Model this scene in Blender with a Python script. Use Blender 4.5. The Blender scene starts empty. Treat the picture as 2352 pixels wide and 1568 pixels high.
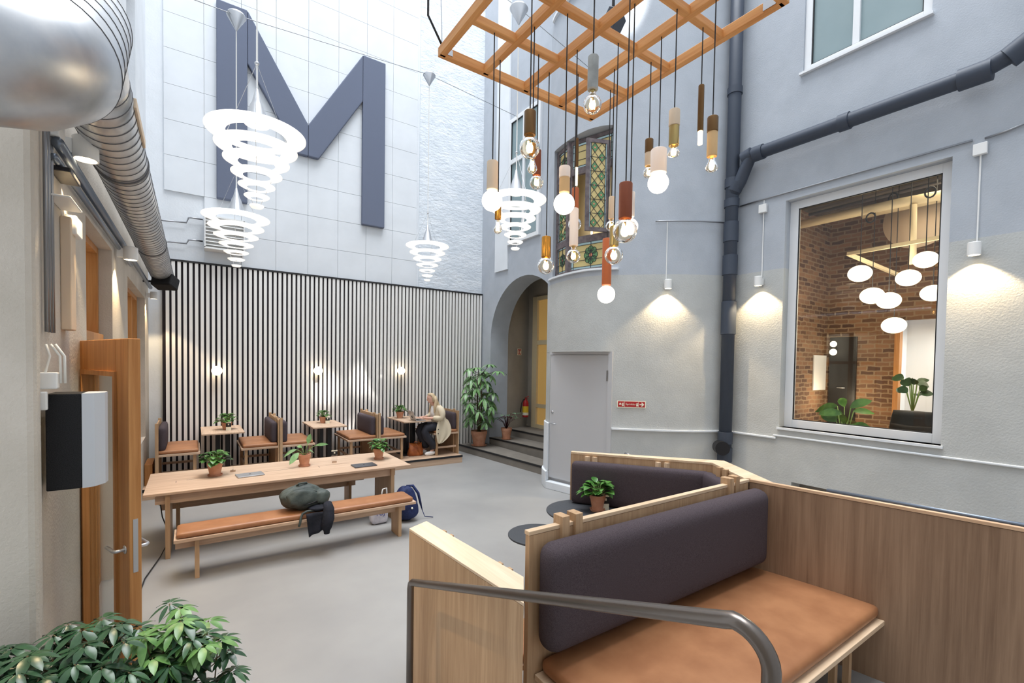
import bpy, math, random
from mathutils import Vector, Matrix, Quaternion
PI = math.pi
sc = bpy.context.scene
col = sc.collection

# ------------------------------------------------------------------ camera
CAMZ = 2.2
RX = Vector((0.8240, -0.5663, 0.0157))      # camera right in the room
v1 = Vector((443.-1176., 824.-865.)); v2 = Vector((2730.-1176., 860.-865.))
FPX = 1067.18
_y = Vector((v1.x, v1.y, FPX)).normalized()
_x = Vector((v2.x, v2.y, FPX)); _x = (_x - _y*(_x.dot(_y))).normalized()
_z = _x.cross(_y)
if _z.y > 0: _z = -_z
def ray(px, py):
    c = Vector((px-1176., py-865., FPX))
    return Vector((_x.dot(c), _y.dot(c), _z.dot(c)))
C0 = Vector((0, 0, CAMZ))
def PZ(px, py, z): r = ray(px, py); return C0 + r*((z-CAMZ)/r.z)      # pixel of the photo -> point at a height
def PX(px, py, x): r = ray(px, py); return C0 + r*(x/r.x)
def PY(px, py, y): r = ray(px, py); return C0 + r*(y/r.y)
def ZAT(px, py, x, y): r = ray(px, py); return CAMZ + r.z*math.hypot(x, y)/math.hypot(r.x, r.y)
right = Vector((_x.x, _y.x, _z.x)); up = -Vector((_x.y, _y.y, _z.y)); back = -Vector((_x.z, _y.z, _z.z))
cam = bpy.data.cameras.new('camera'); camo = bpy.data.objects.new('camera', cam); col.objects.link(camo)
camo.matrix_world = Matrix(((right.x, up.x, back.x, 0), (right.y, up.y, back.y, 0), (right.z, up.z, back.z, CAMZ), (0, 0, 0, 1)))
cam.sensor_width = 36; cam.lens = FPX/2352*36; cam.shift_y = 81/2352; cam.clip_start = 0.05; cam.clip_end = 100
sc.camera = camo
# ------------------------------------------------------------------ sky and daylight
sc.view_settings.view_transform = 'Standard'; sc.view_settings.look = 'None'
sc.view_settings.exposure = 0.26; sc.view_settings.gamma = 1.0; sc.view_settings.use_curve_mapping = False
w = bpy.data.worlds.new('sky'); sc.world = w; w.use_nodes = True
bg = w.node_tree.nodes['Background']; bg.inputs[0].default_value = (0.90, 0.95, 1.0, 1); bg.inputs[1].default_value = 0.9
def light(kind, name, loc, energy, color=(1, 1, 1), rot=(0, 0, 0), **kw):
    l = bpy.data.lights.new(name, kind); l.energy = energy; l.color = color
    for k, v in kw.items(): setattr(l, k, v)
    o = bpy.data.objects.new(name, l); o.location = loc; o.rotation_euler = rot; col.objects.link(o)
    return o
light('AREA', 'skylight', (3.0, 5.0, 24.0), 5600, (0.93, 0.96, 1.0), shape='RECTANGLE', size=11.0, size_y=14.0)
def aim(loc, tgt): return (Vector(tgt)-Vector(loc)).to_track_quat('-Z', 'Y').to_euler()
for k, (sx_, tgt, sz) in enumerate(((3.2, (2.25, 10.4, 1.62), 2.6), (3.0, (2.45, 10.4, 1.60), 2.2), (3.9, (3.05, 10.4, 1.78), 2.6), (4.4, (3.40, 10.4, 1.72), 2.4), (4.1, (2.95, 10.0, 1.15), 2.0), (1.2, (-0.15, 9.6, 0.72), 1.6), (5.6, (5.6, 9.7, 1.25), 3.2))):
    light('SPOT', 'sun patch spot', (sx_, 2.2, 11.4), 9000, (1.0, 0.97, 0.92), aim((sx_, 2.2, 11.4), tgt), spot_size=math.radians(sz), spot_blend=0.9, shadow_soft_size=0.12)  # added narrow spots standing in for sun through the roof glass

# ------------------------------------------------------------------ materials
def lin(c):
    return tuple(((v/255)/12.92 if v/255 <= 0.04045 else ((v/255+0.055)/1.055)**2.4) for v in c) + (1.0,)
MATS = {}
def base(name):
    m = bpy.data.materials.new(name); m.use_nodes = True
    nt = m.node_tree; return m, nt, nt.nodes['Principled BSDF']
def N(nt, t, **kw):
    n = nt.nodes.new(t)
    for k, v in kw.items(): setattr(n, k, v)
    return n
def noise(nt, scale, sx=(1, 1, 1), detail=4, rough=0.55, dist=0.0):
    tc = N(nt, 'ShaderNodeTexCoord'); mp = N(nt, 'ShaderNodeMapping'); mp.inputs['Scale'].default_value = sx
    nt.links.new(tc.outputs['Object'], mp.inputs[0])
    n = N(nt, 'ShaderNodeTexNoise'); n.inputs['Scale'].default_value = scale; n.inputs['Detail'].default_value = detail
    n.inputs['Roughness'].default_value = rough; n.inputs['Distortion'].default_value = dist
    nt.links.new(mp.outputs[0], n.inputs[0]); return n
def bump(nt, b, src, strength, dist=0.01):
    bp = N(nt, 'ShaderNodeBump'); bp.inputs['Strength'].default_value = strength; bp.inputs['Distance'].default_value = dist
    nt.links.new(src, bp.inputs['Height']); nt.links.new(bp.outputs[0], b.inputs['Normal'])
def ramp(nt, src, stops):
    r = N(nt, 'ShaderNodeValToRGB'); nt.links.new(src, r.inputs[0])
    while len(r.color_ramp.elements) < len(stops): r.color_ramp.elements.new(0.5)
    for e, (p, c) in zip(r.color_ramp.elements, stops): e.position = p; e.color = c if len(c) == 4 else lin(c)
    return r
def plain(name, rgb, rough=0.5, metal=0.0, spec=0.5, coat=0.0):
    m, nt, b = base(name); b.inputs['Base Color'].default_value = lin(rgb); b.inputs['Roughness'].default_value = rough
    b.inputs['Metallic'].default_value = metal; b.inputs['Specular IOR Level'].default_value = spec; b.inputs['Coat Weight'].default_value = coat
    n = noise(nt, 40); mul = N(nt, 'ShaderNodeMath', operation='MULTIPLY_ADD'); mul.inputs[1].default_value = 0.12; mul.inputs[2].default_value = max(0.0, rough-0.06)
    nt.links.new(n.outputs[0], mul.inputs[0]); nt.links.new(mul.outputs[0], b.inputs['Roughness'])
    return m
def mottled(name, a, c, scale=3, rough=0.8, bs=0.3, bscale=60, bdist=0.004, sx=(1, 1, 1), spec=0.3, metal=0.0, lo=0.35, hi=0.65):
    m, nt, b = base(name); n = noise(nt, scale, sx); r = ramp(nt, n.outputs[0], [(lo, a), (hi, c)])
    nt.links.new(r.outputs[0], b.inputs['Base Color']); b.inputs['Roughness'].default_value = rough
    b.inputs['Specular IOR Level'].default_value = spec; b.inputs['Metallic'].default_value = metal
    if bs: bump(nt, b, noise(nt, bscale, sx, 6, 0.6).outputs[0], bs, bdist)
    return m
def wood(name, a, c, axis, s=1.0, rough=0.5):
    m, nt, b = base(name)
    sx = {'x': (0.7, 22, 22), 'y': (22, 0.7, 22), 'z': (22, 22, 0.7)}[axis]
    sx2 = {'x': (0.35, 3.5, 3.5), 'y': (3.5, 0.35, 3.5), 'z': (3.5, 3.5, 0.35)}[axis]
    n1 = noise(nt, 3.0*s, sx, 5, 0.65, 0.3); n2 = noise(nt, 2.2*s, sx2, 3, 0.5, 1.2)
    mx = N(nt, 'ShaderNodeMath', operation='ADD'); nt.links.new(n1.outputs[0], mx.inputs[0]); nt.links.new(n2.outputs[0], mx.inputs[1])
    hf = N(nt, 'ShaderNodeMath', operation='MULTIPLY'); hf.inputs[1].default_value = 0.5; nt.links.new(mx.outputs[0], hf.inputs[0])
    r = ramp(nt, hf.outputs[0], [(0.36, a), (0.62, c)])
    nt.links.new(r.outputs[0], b.inputs['Base Color']); b.inputs['Roughness'].default_value = rough; b.inputs['Specular IOR Level'].default_value = 0.35
    bump(nt, b, n1.outputs[0], 0.12, 0.002); return m
def emit(name, rgb, s):
    m, nt, b = base(name); b.inputs['Base Color'].default_value = lin(rgb)
    b.inputs['Emission Color'].default_value = lin(rgb); b.inputs['Emission Strength'].default_value = s; b.inputs['Roughness'].default_value = 0.3
    return m
def thin_glass(name, tint=(255, 255, 255), refl=1.0, ior=1.45, rough=0.0):
    m, nt, b = base(name); nt.nodes.remove(b); out = nt.nodes['Material Output']
    t = N(nt, 'ShaderNodeBsdfTransparent'); t.inputs[0].default_value = lin(tint)
    g = N(nt, 'ShaderNodeBsdfGlossy'); g.inputs['Roughness'].default_value = rough; g.inputs[0].default_value = (1, 1, 1, 1)
    f = N(nt, 'ShaderNodeFresnel'); f.inputs[0].default_value = ior
    mul = N(nt, 'ShaderNodeMath', operation='MULTIPLY'); mul.inputs[1].default_value = refl; nt.links.new(f.outputs[0], mul.inputs[0])
    mx = N(nt, 'ShaderNodeMixShader'); nt.links.new(mul.outputs[0], mx.inputs[0]); nt.links.new(t.outputs[0], mx.inputs[1]); nt.links.new(g.outputs[0], mx.inputs[2])
    nt.links.new(mx.outputs[0], out.inputs[0]); return m
def leafmat(name, a, c, rough=0.35):
    m, nt, b = base(name); n = noise(nt, 9); r = ramp(nt, n.outputs[0], [(0.35, a), (0.65, c)])
    nt.links.new(r.outputs[0], b.inputs['Base Color']); b.inputs['Roughness'].default_value = rough; b.inputs['Specular IOR Level'].default_value = 0.5
    return m
def brick(name):
    m, nt, b = base(name); tc = N(nt, 'ShaderNodeTexCoord'); sp = N(nt, 'ShaderNodeSeparateXYZ'); nt.links.new(tc.outputs['Object'], sp.inputs[0])
    ad = N(nt, 'ShaderNodeMath', operation='ADD'); nt.links.new(sp.outputs[0], ad.inputs[0]); nt.links.new(sp.outputs[1], ad.inputs[1])
    cb = N(nt, 'ShaderNodeCombineXYZ'); nt.links.new(ad.outputs[0], cb.inputs[0]); nt.links.new(sp.outputs[2], cb.inputs[1])
    nz = noise(nt, 5); vm = N(nt, 'ShaderNodeVectorMath', operation='MULTIPLY_ADD'); vm.inputs[1].default_value = (0.07, 0.07, 0)
    nt.links.new(nz.outputs['Color'], vm.inputs[0]); nt.links.new(cb.outputs[0], vm.inputs[2])
    br = N(nt, 'ShaderNodeTexBrick'); nt.links.new(vm.outputs[0], br.inputs[0]); br.inputs['Scale'].default_value = 1.0
    br.inputs['Brick Width'].default_value = 0.23; br.inputs['Row Height'].default_value = 0.085; br.inputs['Mortar Size'].default_value = 0.012
    br.inputs['Color1'].default_value = lin((78, 54, 42)); br.inputs['Color2'].default_value = lin((140, 104, 76)); br.inputs['Mortar'].default_value = lin((140, 118, 94))
    nt.links.new(br.outputs[0], b.inputs['Base Color']); b.inputs['Roughness'].default_value = 0.9; bump(nt, b, br.outputs['Fac'], -0.6, 0.02)
    return m
def spiral(name, a):     # galvanised spiral duct
    m, nt, b = base(name); n = noise(nt, 6, (1, 1, 1), 5); r = ramp(nt, n.outputs[0], [(0.3, (178, 182, 188)), (0.7, (214, 214, 214))])
    nt.links.new(r.outputs[0], b.inputs['Base Color']); b.inputs['Metallic'].default_value = 0.9; b.inputs['Roughness'].default_value = 0.36
    return m
M = dict(
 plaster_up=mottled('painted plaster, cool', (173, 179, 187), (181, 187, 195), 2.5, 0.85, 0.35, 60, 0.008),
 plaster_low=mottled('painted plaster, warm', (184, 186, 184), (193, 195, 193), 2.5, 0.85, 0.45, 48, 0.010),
 plaster_w=mottled('white plaster', (222, 226, 230), (230, 234, 238), 2, 0.85, 0.35, 30, 0.01),
 plaster_l=mottled('cream plaster', (192, 184, 172), (205, 197, 186), 2.2, 0.9, 0.5, 55, 0.010),
 rough_w=mottled('painted brickwork', (212, 219, 226), (228, 233, 238), 3, 0.85, 0.6, 9, 0.035, (1, 1, 2.2)),
 panelw=mottled('felt wall tile', (218, 222, 226), (225, 229, 233), 1.5, 0.95, 0.1, 300, 0.001),
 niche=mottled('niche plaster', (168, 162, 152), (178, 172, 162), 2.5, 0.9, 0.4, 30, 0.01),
 floor=mottled('polished grey floor', (145, 144, 143), (156, 155, 153), 0.9, 0.42, 0.05, 40, 0.001, (1, 1, 1), 0.4),
 step=mottled('grey stair covering', (122, 116, 108), (134, 128, 120), 2, 0.8, 0.2, 200, 0.001),
 oakx=wood('oak, grain along x', (184, 152, 126), (210, 182, 156), 'x'),
 oaky=wood('oak, grain along y', (184, 152, 126), (210, 182, 156), 'y'),
 oakz=wood('oak, upright grain', (172, 138, 104), (200, 166, 130), 'z'),
 oakd=wood('brown oak veneer', (124, 96, 74), (160, 130, 104), 'z', 0.55),
 oakcap=wood('pale oak edge', (206, 176, 142), (228, 202, 172), 'x'),
 oakdoor=wood('golden oak', (168, 112, 60), (198, 142, 86), 'z'),
 pinex=wood('pine, along x', (196, 128, 66), (226, 166, 104), 'x', 0.8), piney=wood('pine, along y', (196, 128, 66), (226, 166, 104), 'y', 0.8),
 leather=mottled('tan leather', (152, 102, 68), (168, 117, 80), 5, 0.42, 0.15, 120, 0.001, (1, 1, 1), 0.45),
 leather2=mottled('brown bag leather', (140, 70, 28), (186, 104, 50), 8, 0.35, 0.3, 20, 0.01, (1, 1, 1), 0.5),
 fabric=mottled('plum grey wool', (66, 58, 62), (88, 79, 83), 260, 0.95, 0.4, 500, 0.001, (1, 1, 1), 0.1),
 mfabric=mottled('slate blue felt', (100, 107, 125), (114, 121, 138), 200, 0.95, 0.3, 400, 0.001, (1, 1, 1), 0.1),
 slat=plain('white slat', (240, 238, 234), 0.6), felt=plain('dark felt', (50, 46, 50), 0.95, 0, 0.1),
 white=plain('white lacquer', (236, 236, 234), 0.4), whitef=plain('white window frame', (228, 230, 232), 0.4),
 black=plain('matt black', (28, 28, 30), 0.6), blackm=plain('black steel', (34, 34, 37), 0.4, 0.3),
 tabletop=plain('charcoal laminate', (62, 64, 68), 0.55), duct=spiral('galvanised duct', 0), seam=plain('duct seam', (110, 110, 112), 0.5, 0.7),
 steel=plain('zinc conduit', (150, 152, 156), 0.35, 0.85), alu=plain('brushed aluminium', (200, 202, 206), 0.35, 0.8),
 rail=plain('raw steel tube', (118, 110, 104), 0.3, 0.85), pipe=plain('dark blue grey drain pipe', (58, 66, 80), 0.55),
 brass=plain('polished brass', (196, 140, 62), 0.25, 0.95), brassd=plain('aged brass', (112, 84, 52), 0.4, 0.8), brassl=plain('pale brass', (170, 148, 96), 0.3, 0.9),
 concrete=mottled('concrete', (146, 148, 146), (168, 170, 168), 14, 0.9, 0.3, 90, 0.002), beige=plain('sand plaster', (212, 192, 168), 0.8), porcelain=plain('porcelain', (236, 220, 208), 0.35),
 cork=plain('light wood turning', (206, 168, 118), 0.6), tanl=plain('tan leather sleeve', (176, 92, 44), 0.55), copper=plain('aged copper', (128, 66, 40), 0.55, 0.4),
 opal=emit('lit opal glass', (255, 240, 218), 3.2), disc=emit('lit acrylic ring', (255, 250, 242), 0.62), core=emit('bright bulb core', (255, 222, 160), 9), fil=emit('glowing filament', (255, 196, 110), 26), globe=emit('lit wall globe', (255, 232, 196), 4.0),
 lens=emit('lamp lens', (255, 236, 200), 8), ovals=emit('lit oval shade', (255, 240, 210), 2.2),
 bulbglass=thin_glass('bulb glass', (255, 246, 230), 0.9, 1.35), pane=thin_glass('window glass', (246, 248, 248), 0.55), clear=thin_glass('clear acrylic', (250, 250, 250), 0.8),
 milk=mottled('obscured glass', (128, 148, 152), (138, 156, 160), 1, 0.5, 0, spec=0.6), terra=mottled('terracotta', (194, 138, 108), (214, 160, 132), 8, 0.85, 0.2, 60, 0.002),
 soil=plain('soil', (52, 38, 28), 0.95), leaf=leafmat('green leaf', (44, 92, 34), (92, 140, 62)), leafd=leafmat('dark green leaf', (34, 64, 40), (66, 100, 66), 0.3),
 leafy=leafmat('young leaf', (72, 112, 56), (108, 146, 80)), leafb=leafmat('large leaf', (92, 136, 80), (142, 178, 124)), leafp=leafmat('burgundy leaf', (48, 22, 28), (74, 34, 40)),
 leafs=leafmat('variegated leaf', (40, 74, 52), (138, 164, 132)), stem=plain('brown stem', (96, 84, 52), 0.8), stemg=plain('green stem', (110, 138, 70), 0.7),
 brick=brick('old brick'), ceil=mottled('cafe ceiling', (84, 76, 66), (104, 94, 82), 2, 0.9, 0), amber=emit('amber lit glass', (204, 164, 96), 0.22),
 gl_y=emit('lit yellow glass', (190, 172, 116), 0.13), gl_g=emit('green glass', (88, 130, 84), 0.12), gl_b=emit('pale blue glass', (160, 186, 190), 0.2), gl_r=emit('rose glass', (196, 120, 90), 0.25), lead=plain('lead came', (46, 46, 50), 0.6),
 oldwood=mottled('weathered window timber', (92, 84, 88), (122, 112, 112), 12, 0.8, 0.4, 40, 0.004), cream=plain('cream painted wood', (222, 206, 170), 0.6),
 red=plain('signal red', (178, 30, 34), 0.45), signw=plain('sign cream', (240, 236, 214), 0.5), yellow=plain('yellow label', (232, 196, 50), 0.5), blackp=plain('black print', (22, 22, 24), 0.6),
 skin=plain('skin', (222, 172, 150), 0.5), hair=mottled('blonde hair', (192, 166, 130), (224, 202, 168), 30, 0.5, 0.4, 60, 0.004, (4, 4, 0.3)), coat=plain('cream coat', (220, 205, 178), 0.85),
 trous=plain('charcoal trousers', (44, 44, 52), 0.9), shirt=plain('white top', (236, 234, 232), 0.8), laptop=plain('silver laptop', (178, 178, 180), 0.35, 0.6), laptopg=plain('grey laptop', (92, 94, 100), 0.35, 0.6),
 bpg=mottled('olive grey nylon', (60, 68, 66), (88, 96, 92), 5, 0.5, 0.5, 12, 0.02), navy=mottled('navy nylon', (26, 36, 74), (40, 54, 100), 6, 0.6, 0.6, 12, 0.03), jkt=mottled('black jacket cloth', (26, 28, 36), (38, 40, 50), 8, 0.85, 0.5, 12, 0.03),
 plastic=mottled('white plastic bag', (214, 210, 220), (232, 228, 236), 8, 0.35, 0.8, 16, 0.02), blueink=plain('blue print', (50, 60, 150), 0.5), rope=plain('white cord', (232, 230, 224), 0.7), speck=mottled('black foam', (24, 24, 26), (44, 44, 46), 300, 0.9, 0.3, 300, 0.002),
 gbox=plain('pale grey enamel', (196, 200, 206), 0.4), bluepipe=plain('blue grey pipe', (124, 134, 148), 0.35, 0.6),
)

# ------------------------------------------------------------------ mesh helpers
def rotz(a): return Matrix.Rotation(a, 4, 'Z')
class MB:
    def __init__(s): s.v = []; s.f = []; s.mi = []; s.cur = 0; s.T = Matrix.Identity(4)
    def add(s, vs, fs):
        b = len(s.v); s.v += [s.T @ Vector(v) for v in vs]; s.f += [tuple(i+b for i in f) for f in fs]; s.mi += [s.cur]*len(fs); return s
    def box(s, x0, x1, y0, y1, z0, z1):
        return s.add([(x0, y0, z0), (x1, y0, z0), (x1, y1, z0), (x0, y1, z0), (x0, y0, z1), (x1, y0, z1), (x1, y1, z1), (x0, y1, z1)],
                     [(0, 3, 2, 1), (4, 5, 6, 7), (0, 1, 5, 4), (1, 2, 6, 5), (2, 3, 7, 6), (3, 0, 4, 7)])
    def bar(s, a, b, w, h=None, upv=(0, 0, 1)):
        a = Vector(a); b = Vector(b); h = h or w; d = (b-a).normalized(); u = Vector(upv)
        if abs(d.dot(u)) > 0.98: u = Vector((0, 1, 0))
        sd = d.cross(u).normalized(); u = sd.cross(d)
        vs = [p + sd*(i*w/2) + u*(j*h/2) for p in (a, b) for i, j in ((-1, -1), (1, -1), (1, 1), (-1, 1))]
        return s.add(vs, [(3, 2, 1, 0), (4, 5, 6, 7), (0, 1, 5, 4), (1, 2, 6, 5), (2, 3, 7, 6), (3, 0, 4, 7)])
    def extrude(s, poly, vec):
        n = len(poly); vec = Vector(vec); vs = [Vector(p) for p in poly] + [Vector(p)+vec for p in poly]
        return s.add(vs, [tuple(range(n-1, -1, -1)), tuple(range(n, 2*n))] + [(i, (i+1) % n, (i+1) % n+n, i+n) for i in range(n)])
    def prism(s, p2, z0, z1): return s.extrude([(x, y, z0) for x, y in p2], (0, 0, z1-z0))
    def tube(s, pts, r, seg=8, caps=True):
        pts = [Vector(p) for p in pts]; n = len(pts); rs = r if isinstance(r, (list, tuple)) else [r]*n
        ts = [(pts[min(i+1, n-1)]-pts[max(i-1, 0)]).normalized() for i in range(n)]
        a = Vector((0, 0, 1)) if abs(ts[0].z) < 0.9 else Vector((1, 0, 0)); u = ts[0].cross(a).normalized(); vs = []
        for i in range(n):
            u = (u - ts[i]*u.dot(ts[i])).normalized(); w2 = ts[i].cross(u)
            for k in range(seg):
                th = 2*PI*k/seg; vs.append(pts[i] + (u*math.cos(th)+w2*math.sin(th))*rs[i])
        fs = [(i*seg+k, i*seg+(k+1) % seg, (i+1)*seg+(k+1) % seg, (i+1)*seg+k) for i in range(n-1) for k in range(seg)]
        if caps: fs += [tuple(range(seg-1, -1, -1)), tuple(range((n-1)*seg, n*seg))]
        return s.add(vs, fs)
    def lathe(s, prof, c=(0, 0, 0), seg=24, sx=1, sy=1):
        c = Vector(c); vs = []; n = len(prof)
        for r, z in prof:
            for k in range(seg):
                th = 2*PI*k/seg; vs.append(c+Vector((max(r, 1e-4)*math.cos(th)*sx, max(r, 1e-4)*math.sin(th)*sy, z)))
        fs = [(i*seg+k, i*seg+(k+1) % seg, (i+1)*seg+(k+1) % seg, (i+1)*seg+k) for i in range(n-1) for k in range(seg)]
        return s.add(vs, fs)
    def ball(s, c, r, sc3=(1, 1, 1), seg=20, rings=12):
        pr = [(r*math.sin(PI*i/rings), -r*math.cos(PI*i/rings)*sc3[2]) for i in range(rings+1)]
        return s.lathe(pr, c, seg, sc3[0], sc3[1])
    def cushion(s, x0, x1, y0, y1, z0, z1, r, puff=0.0, paxis=2, n=8):
        h = Vector(((x1-x0)/2, (y1-y0)/2, (z1-z0)/2)); c = Vector(((x0+x1)/2, (y0+y1)/2, (z0+z1)/2)); r = min(r, h.x*.98, h.y*.98, h.z*.98)
        def warp(t):   # denser near the ends
            return math.sin(t*PI/2)
        for ax in range(3):
            for sg in (-1, 1):
                a1, a2 = (ax+1) % 3, (ax+2) % 3; vs = []
                for i in range(n+1):
                    for j in range(n+1):
                        q = Vector((0, 0, 0)); q[ax] = sg*h[ax]; q[a1] = warp(-1+2*i/n)*h[a1]; q[a2] = warp(-1+2*j/n)*h[a2]
                        inn = Vector([max(-(h[k]-r), min(h[k]-r, q[k])) for k in range(3)]); d = q-inn
                        p = inn + d.normalized()*r if d.length > 1e-9 else q
                        o1, o2 = [k for k in range(3) if k != paxis]
                        if puff: p[paxis] += (puff if p[paxis] > 0 else -puff*0.3)*(1-(p[o1]/h[o1])**2)*(1-(p[o2]/h[o2])**2)*abs(p[paxis])/h[paxis]
                        vs.append(c+p)
                fs = []
                for i in range(n):
                    for j in range(n):
                        a = i*(n+1)+j; f = (a, a+1, a+n+2, a+n+1); fs.append(f if sg < 0 else f[::-1])
                s.add(vs, fs)
        return s
    def loft(s, rings, caps=True):
        n = len(rings[0]); vs = [p for r in rings for p in r]
        fs = [(i*n+k, i*n+(k+1) % n, (i+1)*n+(k+1) % n, (i+1)*n+k) for i in range(len(rings)-1) for k in range(n)]
        if caps: fs += [tuple(range(n-1, -1, -1)), tuple(range((len(rings)-1)*n, len(rings)*n))]
        return s.add(vs, fs)
def mkobj(name, mb, mats, smooth=False, off=Vector((0, 0, 0)), bevel=0.0, merge=False):
    me = bpy.data.meshes.new(name); me.from_pydata([tuple(v-off) for v in mb.v], [], mb.f)
    if not isinstance(mats, (list, tuple)): mats = [mats]
    for m in mats: me.materials.append(m)
    for p, i in zip(me.polygons, mb.mi): p.material_index = i
    if merge:
        import bmesh
        b = bmesh.new(); b.from_mesh(me); bmesh.ops.remove_doubles(b, verts=b.verts, dist=1e-4); bmesh.ops.recalc_face_normals(b, faces=b.faces); b.to_mesh(me); b.free()
    if smooth:
        for p in me.polygons: p.use_smooth = True
        if smooth == 'auto': me.set_sharp_from_angle(angle=math.radians(40))
    o = bpy.data.objects.new(name, me); col.objects.link(o)
    if bevel:
        bv = o.modifiers.new('bevel', 'BEVEL'); bv.width = bevel; bv.segments = 2; bv.limit_method = 'ANGLE'
    return o
def thing(name, label, cat, loc=(0, 0, 0), rz=0, group=None):
    o = bpy.data.objects.new(name, None); col.objects.link(o); o.location = loc; o.rotation_euler = (0, 0, rz); o.empty_display_size = 0.1
    o['label'] = label; o['category'] = cat
    if group: o['group'] = group
    return o
def wloc(o):
    v = Vector((0, 0, 0))
    while o: v += o.location; o = o.parent
    return v
def part(name, mb, mats, parent, smooth=False, bevel=0.0, label=None, merge=False, kind=None):
    o = mkobj(name, mb, mats, smooth, wloc(parent), bevel, merge); o.parent = parent
    if label: o['label'] = label
    if kind: o['kind'] = kind
    return o
def single(name, mb, mats, label, cat, smooth=False, bevel=0.0, group=None, merge=False, kind=None):
    xs = [v.x for v in mb.v]; ys = [v.y for v in mb.v]; zs = [v.z for v in mb.v]
    off = Vector(((min(xs)+max(xs))/2, (min(ys)+max(ys))/2, min(zs)))
    o = mkobj(name, mb, mats, smooth, off, bevel, merge); o.location = off; o['label'] = label; o['category'] = cat
    if group: o['group'] = group
    if kind: o['kind'] = kind
    return o
def struct(name, mb, mats, smooth=False, parent=None, bevel=0.0):
    o = mkobj(name, mb, mats, smooth, wloc(parent), bevel); o.parent = parent
    if not parent: o['kind'] = 'structure'
    return o
def dup(root, loc, rz, label, group=None):
    r = root.copy(); col.objects.link(r); r.location = loc; r.rotation_euler = (0, 0, rz); r['label'] = label
    if group: r['group'] = group
    def rec(src, dst):
        for ch in list(src.children):
            c = ch.copy(); col.objects.link(c); c.parent = dst; rec(ch, c)
    rec(root, r); return r
def text_mb(body, size, ex=0.0005, spacing=1.0):
    cu = bpy.data.curves.new('lettering', 'FONT'); cu.body = body; cu.size = size; cu.extrude = ex; cu.align_x = 'CENTER'; cu.align_y = 'CENTER'; cu.space_character = spacing
    o = bpy.data.objects.new('tmp', cu); col.objects.link(o); dg = bpy.context.evaluated_depsgraph_get(); me = bpy.data.meshes.new_from_object(o.evaluated_get(dg))
    mb = MB(); vs = [v.co.copy() for v in me.vertices]; fs = [tuple(p.vertices) for p in me.polygons]
    bpy.data.objects.remove(o); bpy.data.meshes.remove(me); mb.v = vs; mb.f = fs; mb.mi = [0]*len(fs); return mb
def place_text(body, size, center, xdir, ydir, mb=None, ex=0.0005):
    t = text_mb(body, size, ex); xd = Vector(xdir).normalized(); yd = Vector(ydir).normalized(); zd = xd.cross(yd); c = Vector(center)
    vs = [c + xd*v.x + yd*v.y + zd*v.z for v in t.v]; mb = mb or MB(); return mb.add(vs, t.f)
def skinned(name, verts, edges, root, mat, parent, sub=2):
    me = bpy.data.meshes.new(name); off = wloc(parent); me.from_pydata([tuple(Vector(v[:3])-off) for v in verts], edges, [])
    o = bpy.data.objects.new(name, me); col.objects.link(o); o.parent = parent; me.materials.append(mat)
    sk = o.modifiers.new('skin', 'SKIN'); sk.use_smooth_shade = True
    for i, d in enumerate(me.skin_vertices[0].data):
        r = verts[i][3]; d.radius = (r, r) if not isinstance(r, tuple) else r; d.use_root = (i == root)
    ss = o.modifiers.new('sub', 'SUBSURF'); ss.levels = sub; ss.render_levels = sub
    return o
def wall_panel(mb, axis, p0, p1, a0, a1, z0, z1, holes):
    """wall slab between planes p0,p1 across `axis`, spanning a0..a1 along the other, with rectangular holes (a0,a1,z0,z1)"""
    A = sorted(set([a0, a1]+[h for q in holes for h in q[:2]])); Z = sorted(set([z0, z1]+[h for q in holes for h in q[2:]]))
    for i in range(len(A)-1):
        run = None
        for j in range(len(Z)-1):
            am = (A[i]+A[i+1])/2; zm = (Z[j]+Z[j+1])/2; inh = any(q[0] < am < q[1] and q[2] < zm < q[3] for q in holes)
            if inh: continue
            if axis == 'x': mb.box(p0, p1, A[i], A[i+1], Z[j], Z[j+1])
            else: mb.box(A[i], A[i+1], p0, p1, Z[j], Z[j+1])
    return mb

# ------------------------------------------------------------------ the hall: floor and walls
TOP = 11.5; XL = -0.65; YB = 10.5; XA = 6.2; XR = 6.9; ZP = 3.62
struct('floor', MB().box(XL-0.2, 7.2, -1.8, YB+0.2, -0.1, 0), M['floor'])
struct('wall_back', MB().box(XL-0.2, 4.45, YB, YB+0.2, 0, TOP), M['plaster_w'])
struct('wall_back', MB().box(4.45, XA+0.5, YB-0.02, YB+0.2, 0, TOP), M['rough_w'])
struct('wall_rear', MB().box(XL-0.2, 7.2, -2.0, -1.8, 0, TOP), M['plaster_w'])
W1 = (4.64, 6.0, 0.0, 3.25); W2 = (7.3, 9.75, 0.9, 3.19)
lw = wall_panel(MB(), 'x', XL-0.3, XL, 3.22, YB, 0, 4.15, [W1, W2]); lw.box(XL-0.3, XL, -1.8, 0.9, 0, 4.15)
struct('wall_left', lw, M['plaster_l'])
struct('wall_left', MB().box(-1.5, -0.618, 3.1, 3.22, 0, 3.75), M['plaster_l'], bevel=0.03)
uw = wall_panel(MB(), 'x', XL-0.3, XL-0.02, -1.8, YB, 4.15, TOP, [(7.6, 8.7, 4.9, 7.6)]); struct('wall_left', uw, M['plaster_w'])
struct('wall_left', MB().box(XL-0.36, XL-0.3, 7.4, 8.9, 4.8, 7.8), M['plaster_up'])
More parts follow.
